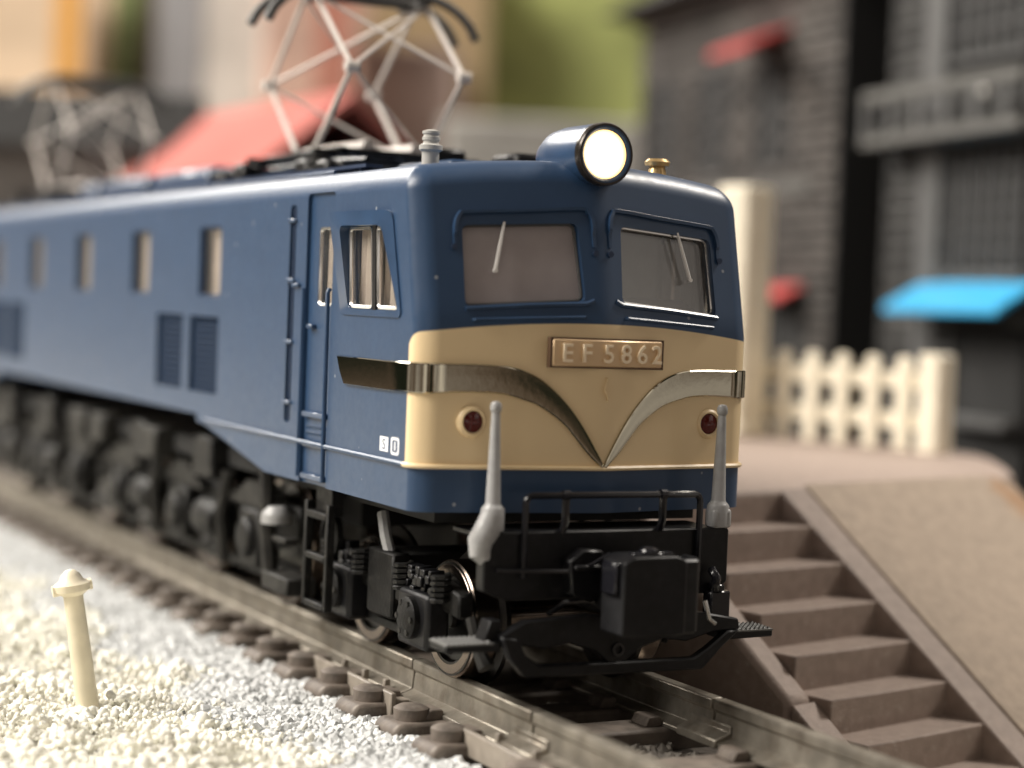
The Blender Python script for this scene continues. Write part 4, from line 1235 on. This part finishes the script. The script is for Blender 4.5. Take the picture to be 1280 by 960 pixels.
# ivory post in the grit at the left
pp = thing('marker_post', 'small leaning ivory post with a collar in the cream grit', 'post', (-20.37, 16.18, -3.6))
mb = MB().lathe([(0, -0.6), (0.62, -0.6), (0.60, 0.2), (0.50, 6.3), (0.52, 6.5), (0.9, 6.75), (0.95, 7.1), (0.62, 7.3), (0.5, 7.55), (0.25, 7.8), (0, 7.85)], (0, 0, 0), 2, 20).build('post', m_post, pp)
MB().tube([(-1.0, 0.1, 6.85), (1.0, -0.1, 6.95)], 0.3, 8).build('collar_arm', m_post, mb)
pp.rotation_euler = (R(-3), R(-8.5), 0)

# ------------------------------------------------------------------ model buildings behind
def building(name, label, loc, rz, m_wall, Lw, H, depth, openings, brick_w, brick_h, y_min, y_max, z_min, z_max):
    """facade plane local x = 0 facing -x; runs along local +y"""
    t = thing(name, label, 'building', loc, rz, None)
    # backing wall cut in strips round the openings is not needed: openings are set in front of a recess
    core = MB().box(0.6, depth, 0, Lw, 0, H).build('wall', m_mortar, t)
    base = MB().box(0.0, 0.62, -brick_w / 2 + .19, brick_w / 2 - .19, 0.19, brick_h - .19).mesh('brick', 0)
    base.materials.append(m_wall)
    nb = 0
    rows = int(H / brick_h)
    rest = MB()
    for r in range(rows):
        z = r * brick_h
        off = (r % 2) * brick_w / 2
        c = 0
        yy = off
        while yy < Lw + brick_w / 2:
            w0, w1 = yy - brick_w / 2, yy + brick_w / 2
            hit = any(w1 > o[0] + .3 and w0 < o[1] - .3 and z + brick_h > o[2] + .3 and z < o[3] - .3 for o in openings)
            w0, w1 = max(w0, 0.0), min(w1, Lw)
            if not hit and w1 - w0 < brick_w - 0.1:
                if w1 - w0 > 0.5: rest.box(0.0, 0.62, w0 + .19, w1 - .19, z + .19, z + brick_h - .19)
            elif not hit:
                if y_min <= yy <= y_max and z_min <= z <= z_max and nb < 290:
                    o = bpy.data.objects.new('brick', base)
                    COL.objects.link(o); o.parent = t
                    o.location = (random.uniform(-0.08, 0.06), yy, z)
                    nb += 1
                else:
                    rest.box(0.02, 0.62, w0 + .19, w1 - .19, z + .19, z + brick_h - .19)
            yy += brick_w
    if rest.v:
        r_ = rest.build('brickwork', m_wall, t, angle=None); r_['kind'] = 'stuff'
    return t

def window(t, y0, y1, z0, z1, ncol, nrow, m_fr=None):
    w = MB().box(0.35, 0.5, y0, y1, z0, z1).build('window', m_dark, t)
    fr = MB()
    fr.box(0.0, 0.34, y0 - .4, y1 + .4, z0 - .5, z0).box(0.0, 0.34, y0 - .3, y1 + .3, z1, z1 + .4).box(.05, .34, y0 - .3, y0, z0, z1).box(.05, .34, y1, y1 + .3, z0, z1)
    for i in range(1, ncol):
        yy = y0 + (y1 - y0) * i / ncol
        fr.box(.1, .34, yy - .14, yy + .14, z0, z1)
    for j in range(1, nrow):
        zz = z0 + (z1 - z0) * j / nrow
        fr.box(.1, .33, y0, y1, zz - .14, zz + .14)
    fr.build('frame', m_fr or m_frame, w)
    return w
def awning(t, y0, y1, z, drop, out, m, thick=0.4):
    return MB().prism([(0.3, z), (-out, z - drop), (-out, z - drop - thick * 2), (-out + 0.3, z - drop - thick * 2), (0.3, z - thick)], 1, y0, y1).build('awning', m, t, bevel=0.1)

RZB = R(-8.4)
GB = -4.6
OPB = [(1.5, 14.2, 28.2, 40.6), (2.0, 15.6, 47.5, 60), (0.5, 12.5, 8, 22.8)]
bB = building('shop_house', 'dark grey brick house with a balcony and a bright blue awning', (77.99 + 0, 56.32, GB), RZB, m_brickB, 26.6, 84, 40, OPB, 4.2, 1.75, -20, 30, 6, 62)
window(bB, 1.5, 14.2, 28.4, 40.4, 6, 6)
window(bB, 2.0, 15.6, 49.5, 60.5, 6, 4)
MB().box(0.4, 0.6, 0.5, 12.5, 0, 22.8).build('shop_front', m_dark, bB)
MB().box(-1.6, 0.4, 0.3, 11.5, 13.2, 14.2).build('shop_ledge', m_frame, bB, bevel=0.1)
MB().box(-0.3, 0.4, 12.4, 13.0, 0, 22.8).build('shop_jamb', m_frame, bB)
awning(bB, -2.0, 18.5, 27.4, 2.7, 4.4, m_awblue, 0.35)
# balcony
MB().box(-3.6, 0.4, -3, 26.2, 41.2, 42.3).build('balcony_slab', m_trim, bB, bevel=0.1)
MB().box(-3.6, -2.9, -3, 26.2, 45.7, 46.9).build('balcony_rail', m_trim, bB, bevel=0.1)
for i in range(6):
    yy = 25.6 - i * 5.2
    MB().box(-3.5, -3.0, yy - 0.5, yy + 0.5, 42.3, 45.7).build('baluster', m_frame, bB)
for i in range(18):
    MB().box(-3.3, -3.15, 25 - i * 1.5, 25.2 - i * 1.5, 42.3, 45.7).build('baluster', m_frame, bB)
MB().lathe([(0, 0), (0.4, 0.1), (0.55, 0.5), (0.4, 0.9), (0, 1.0)], (-3.2, 3.5, 44.6), 2, 12).build('balcony_lantern', m_palegrey, bB)
MB().box(-0.25, 0.6, 15.7, 19.5, 0, 84).build('pilaster', m_frame, bB)

OPA = [(13.2, 20.9, 41.5, 54.0), (7.2, 14.4, 8.0, 24.6), (30, 38, 41.5, 54), (46, 53, 41.5, 54)]
bA = building('brick_house', 'brown grey brick house with small red awnings behind the platform fence', (84.38, 94.75, GB), RZB, m_brickA, 58, 63, 46, OPA, 4.2, 1.6, -20, 33, 16, 61)
for y0, y1, z0, z1 in OPA:
    window(bA, y0, y1, z0, z1, 2, 4 if z0 > 20 else 1)
MB().box(0.0, 46.0, -0.5, -0.05, 0, 66).build('shaded_end_wall', m_dark, bA)  # near-black colour puts the shade of the gap into this wall
MB().box(-1.4, 47, -1.5, 60, 63, 64.6).build('cornice', m_trim, bA, bevel=0.2)
MB().box(-0.3, 0.3, 5.5, 58, 37.6, 39.2).build('string_course', m_trim, bA, bevel=0.1)
MB().prism([(-4.5, 64.6), (20, 78), (45, 64.6)], 1, -3, 64).build('roof', m_dark, bA)
awning(bA, 12.0, 22.5, 57.6, 2.6, 6.0, m_awred, 0.4)
awning(bA, 6.5, 15.0, 27.0, 1.4, 3.0, m_awred, 0.3)

# ------------------------------------------------------------------ far background clutter on the table and the room wall
def at(px, py, D):
    p = _F + _R2 * ((px - 640) / FPX) + _U2 * ((480 - py) / FPX)
    return Vector((CX, CY, CZ)) + p * D
wall = MB().box(-700, 900, 0, 20, -200, 500).build('room_wall', mat('room_wall_paint', (0.36, 0.33, 0.29), 0.9, var=0.1, vscale=0.01), None)
wall.location = at(640, 400, 720); wall.rotation_euler = (0, 0, -YAW)
wall['kind'] = 'structure'
def bg_box(name, label, cat, px0, px1, top, D, depth, col, panels=None):
    p0, p1 = at(px0, 300, D), at(px1, 300, D)
    w = (p1 - p0).length
    zt = at((px0 + px1) / 2, top, D).z
    t = thing(name, label, cat, ((p0.x + p1.x) / 2, (p0.y + p1.y) / 2, -5.0), -YAW, 'boxes standing far behind the layout')
    m = mat(name + '_board', col, 0.8, var=0.38, vscale=0.035)
    MB().box(-w / 2, w / 2, 0, depth, 0, zt + 5).build('carton', m, t, bevel=1.5, seg=2)
    if panels:
        for (u0, u1, v0, v1, c2) in panels:
            MB().box(-w / 2 + w * u0, -w / 2 + w * u1, -0.4, 0.1, (zt + 5) * v0, (zt + 5) * v1).build('panel', mat(name + '_panel', c2, 0.7), t)
    else:
        MB().box(-w / 2 - 0.3, w / 2 + 0.3, -0.3, depth + 0.3, zt + 2.5, zt + 5.4).build('lid', m, t, bevel=1.0)
    return t
bg_box('storage_box', 'beige box with an orange edge beyond the far pantograph', 'box', -60, 92, -60, 390, 40, (0.62, 0.47, 0.33), [(0.80, 1.0, 0.0, 0.98, (0.62, 0.30, 0.05))])
bg_box('storage_box', 'blurred olive green box beside the orange edged box', 'box', 95, 150, -60, 420, 40, (0.20, 0.26, 0.11), [(0.1, 0.9, 0.2, 0.7, (0.24, 0.31, 0.15))])
bg_box('storage_box', 'blurred dark brown upright box in the far background', 'box', 150, 192, -60, 430, 40, (0.13, 0.10, 0.065), [(0.1, 0.9, 0.1, 0.9, (0.15, 0.12, 0.08))])
bg_box('storage_box', 'blurred pale grey box behind the red roof', 'box', 185, 335, -60, 400, 40, (0.50, 0.47, 0.43), [(0.02, 0.40, 0.02, 0.98, (0.26, 0.26, 0.27))])
bg_box('storage_box', 'blurred salmon pink box behind the pantograph', 'box', 318, 432, -60, 385, 40, (0.52, 0.34, 0.27), [(0.6, 0.98, 0.0, 0.99, (0.42, 0.17, 0.12))])
bg_box('storage_box', 'blurred mauve brown box behind the pantograph arms', 'box', 432, 560, 60, 400, 40, (0.30, 0.22, 0.19), None)
bg_box('storage_box', 'blurred tan box behind the contact shoes of the near pantograph', 'box', 432, 600, -60, 440, 40, (0.30, 0.22, 0.12), None)
bg_box('storage_box', 'blurred olive green box behind the headlight', 'box', 556, 830, -60, 460, 40, (0.27, 0.30, 0.10), [(0.1, 0.95, 0.35, 0.6, (0.20, 0.27, 0.09))])
bg_box('storage_box', 'blurred low grey box between the roof whistle and the headlight', 'box', 548, 800, 152, 380, 30, (0.27, 0.26, 0.24), None)

# red roofed model house behind the locomotive roof
_pl, _pr = at(175, 158, 290), at(445, 96, 228)
_dv = _pr - _pl
rh = thing('model_house', 'model house with a bright red roof behind the locomotive roof', 'building', (_pl.x, _pl.y, GB), math.atan2(_dv.y, _dv.x))
_L, _H = math.hypot(_dv.x, _dv.y), _pl.z - GB
MB().box(1, _L - 1, -9, 13, 0, _H - 8).build('wall', m_mortar, rh)
MB().prism([(0, _H), (-17, _H - 13.5), (-17, _H - 14.5), (0, _H - 1.2), (17, _H - 14.5), (17, _H - 13.5)], 0, 0, _L).build('roof', m_redroof, rh)
# dark shed at far left behind the second pantograph
sh = thing('model_shed', 'blurred dark grey shed behind the far pantograph', 'building', tuple(at(70, 330, 262))[:2] + (GB,), R(-25))
MB().box(-12, 17, 0, 18, 0, 43).build('wall', m_brickA, sh)
MB().prism([(-1.5, 42.5), (9, 51), (19.5, 42.5)], 0, -13.5, 18.5).build('roof', m_mortar, sh)
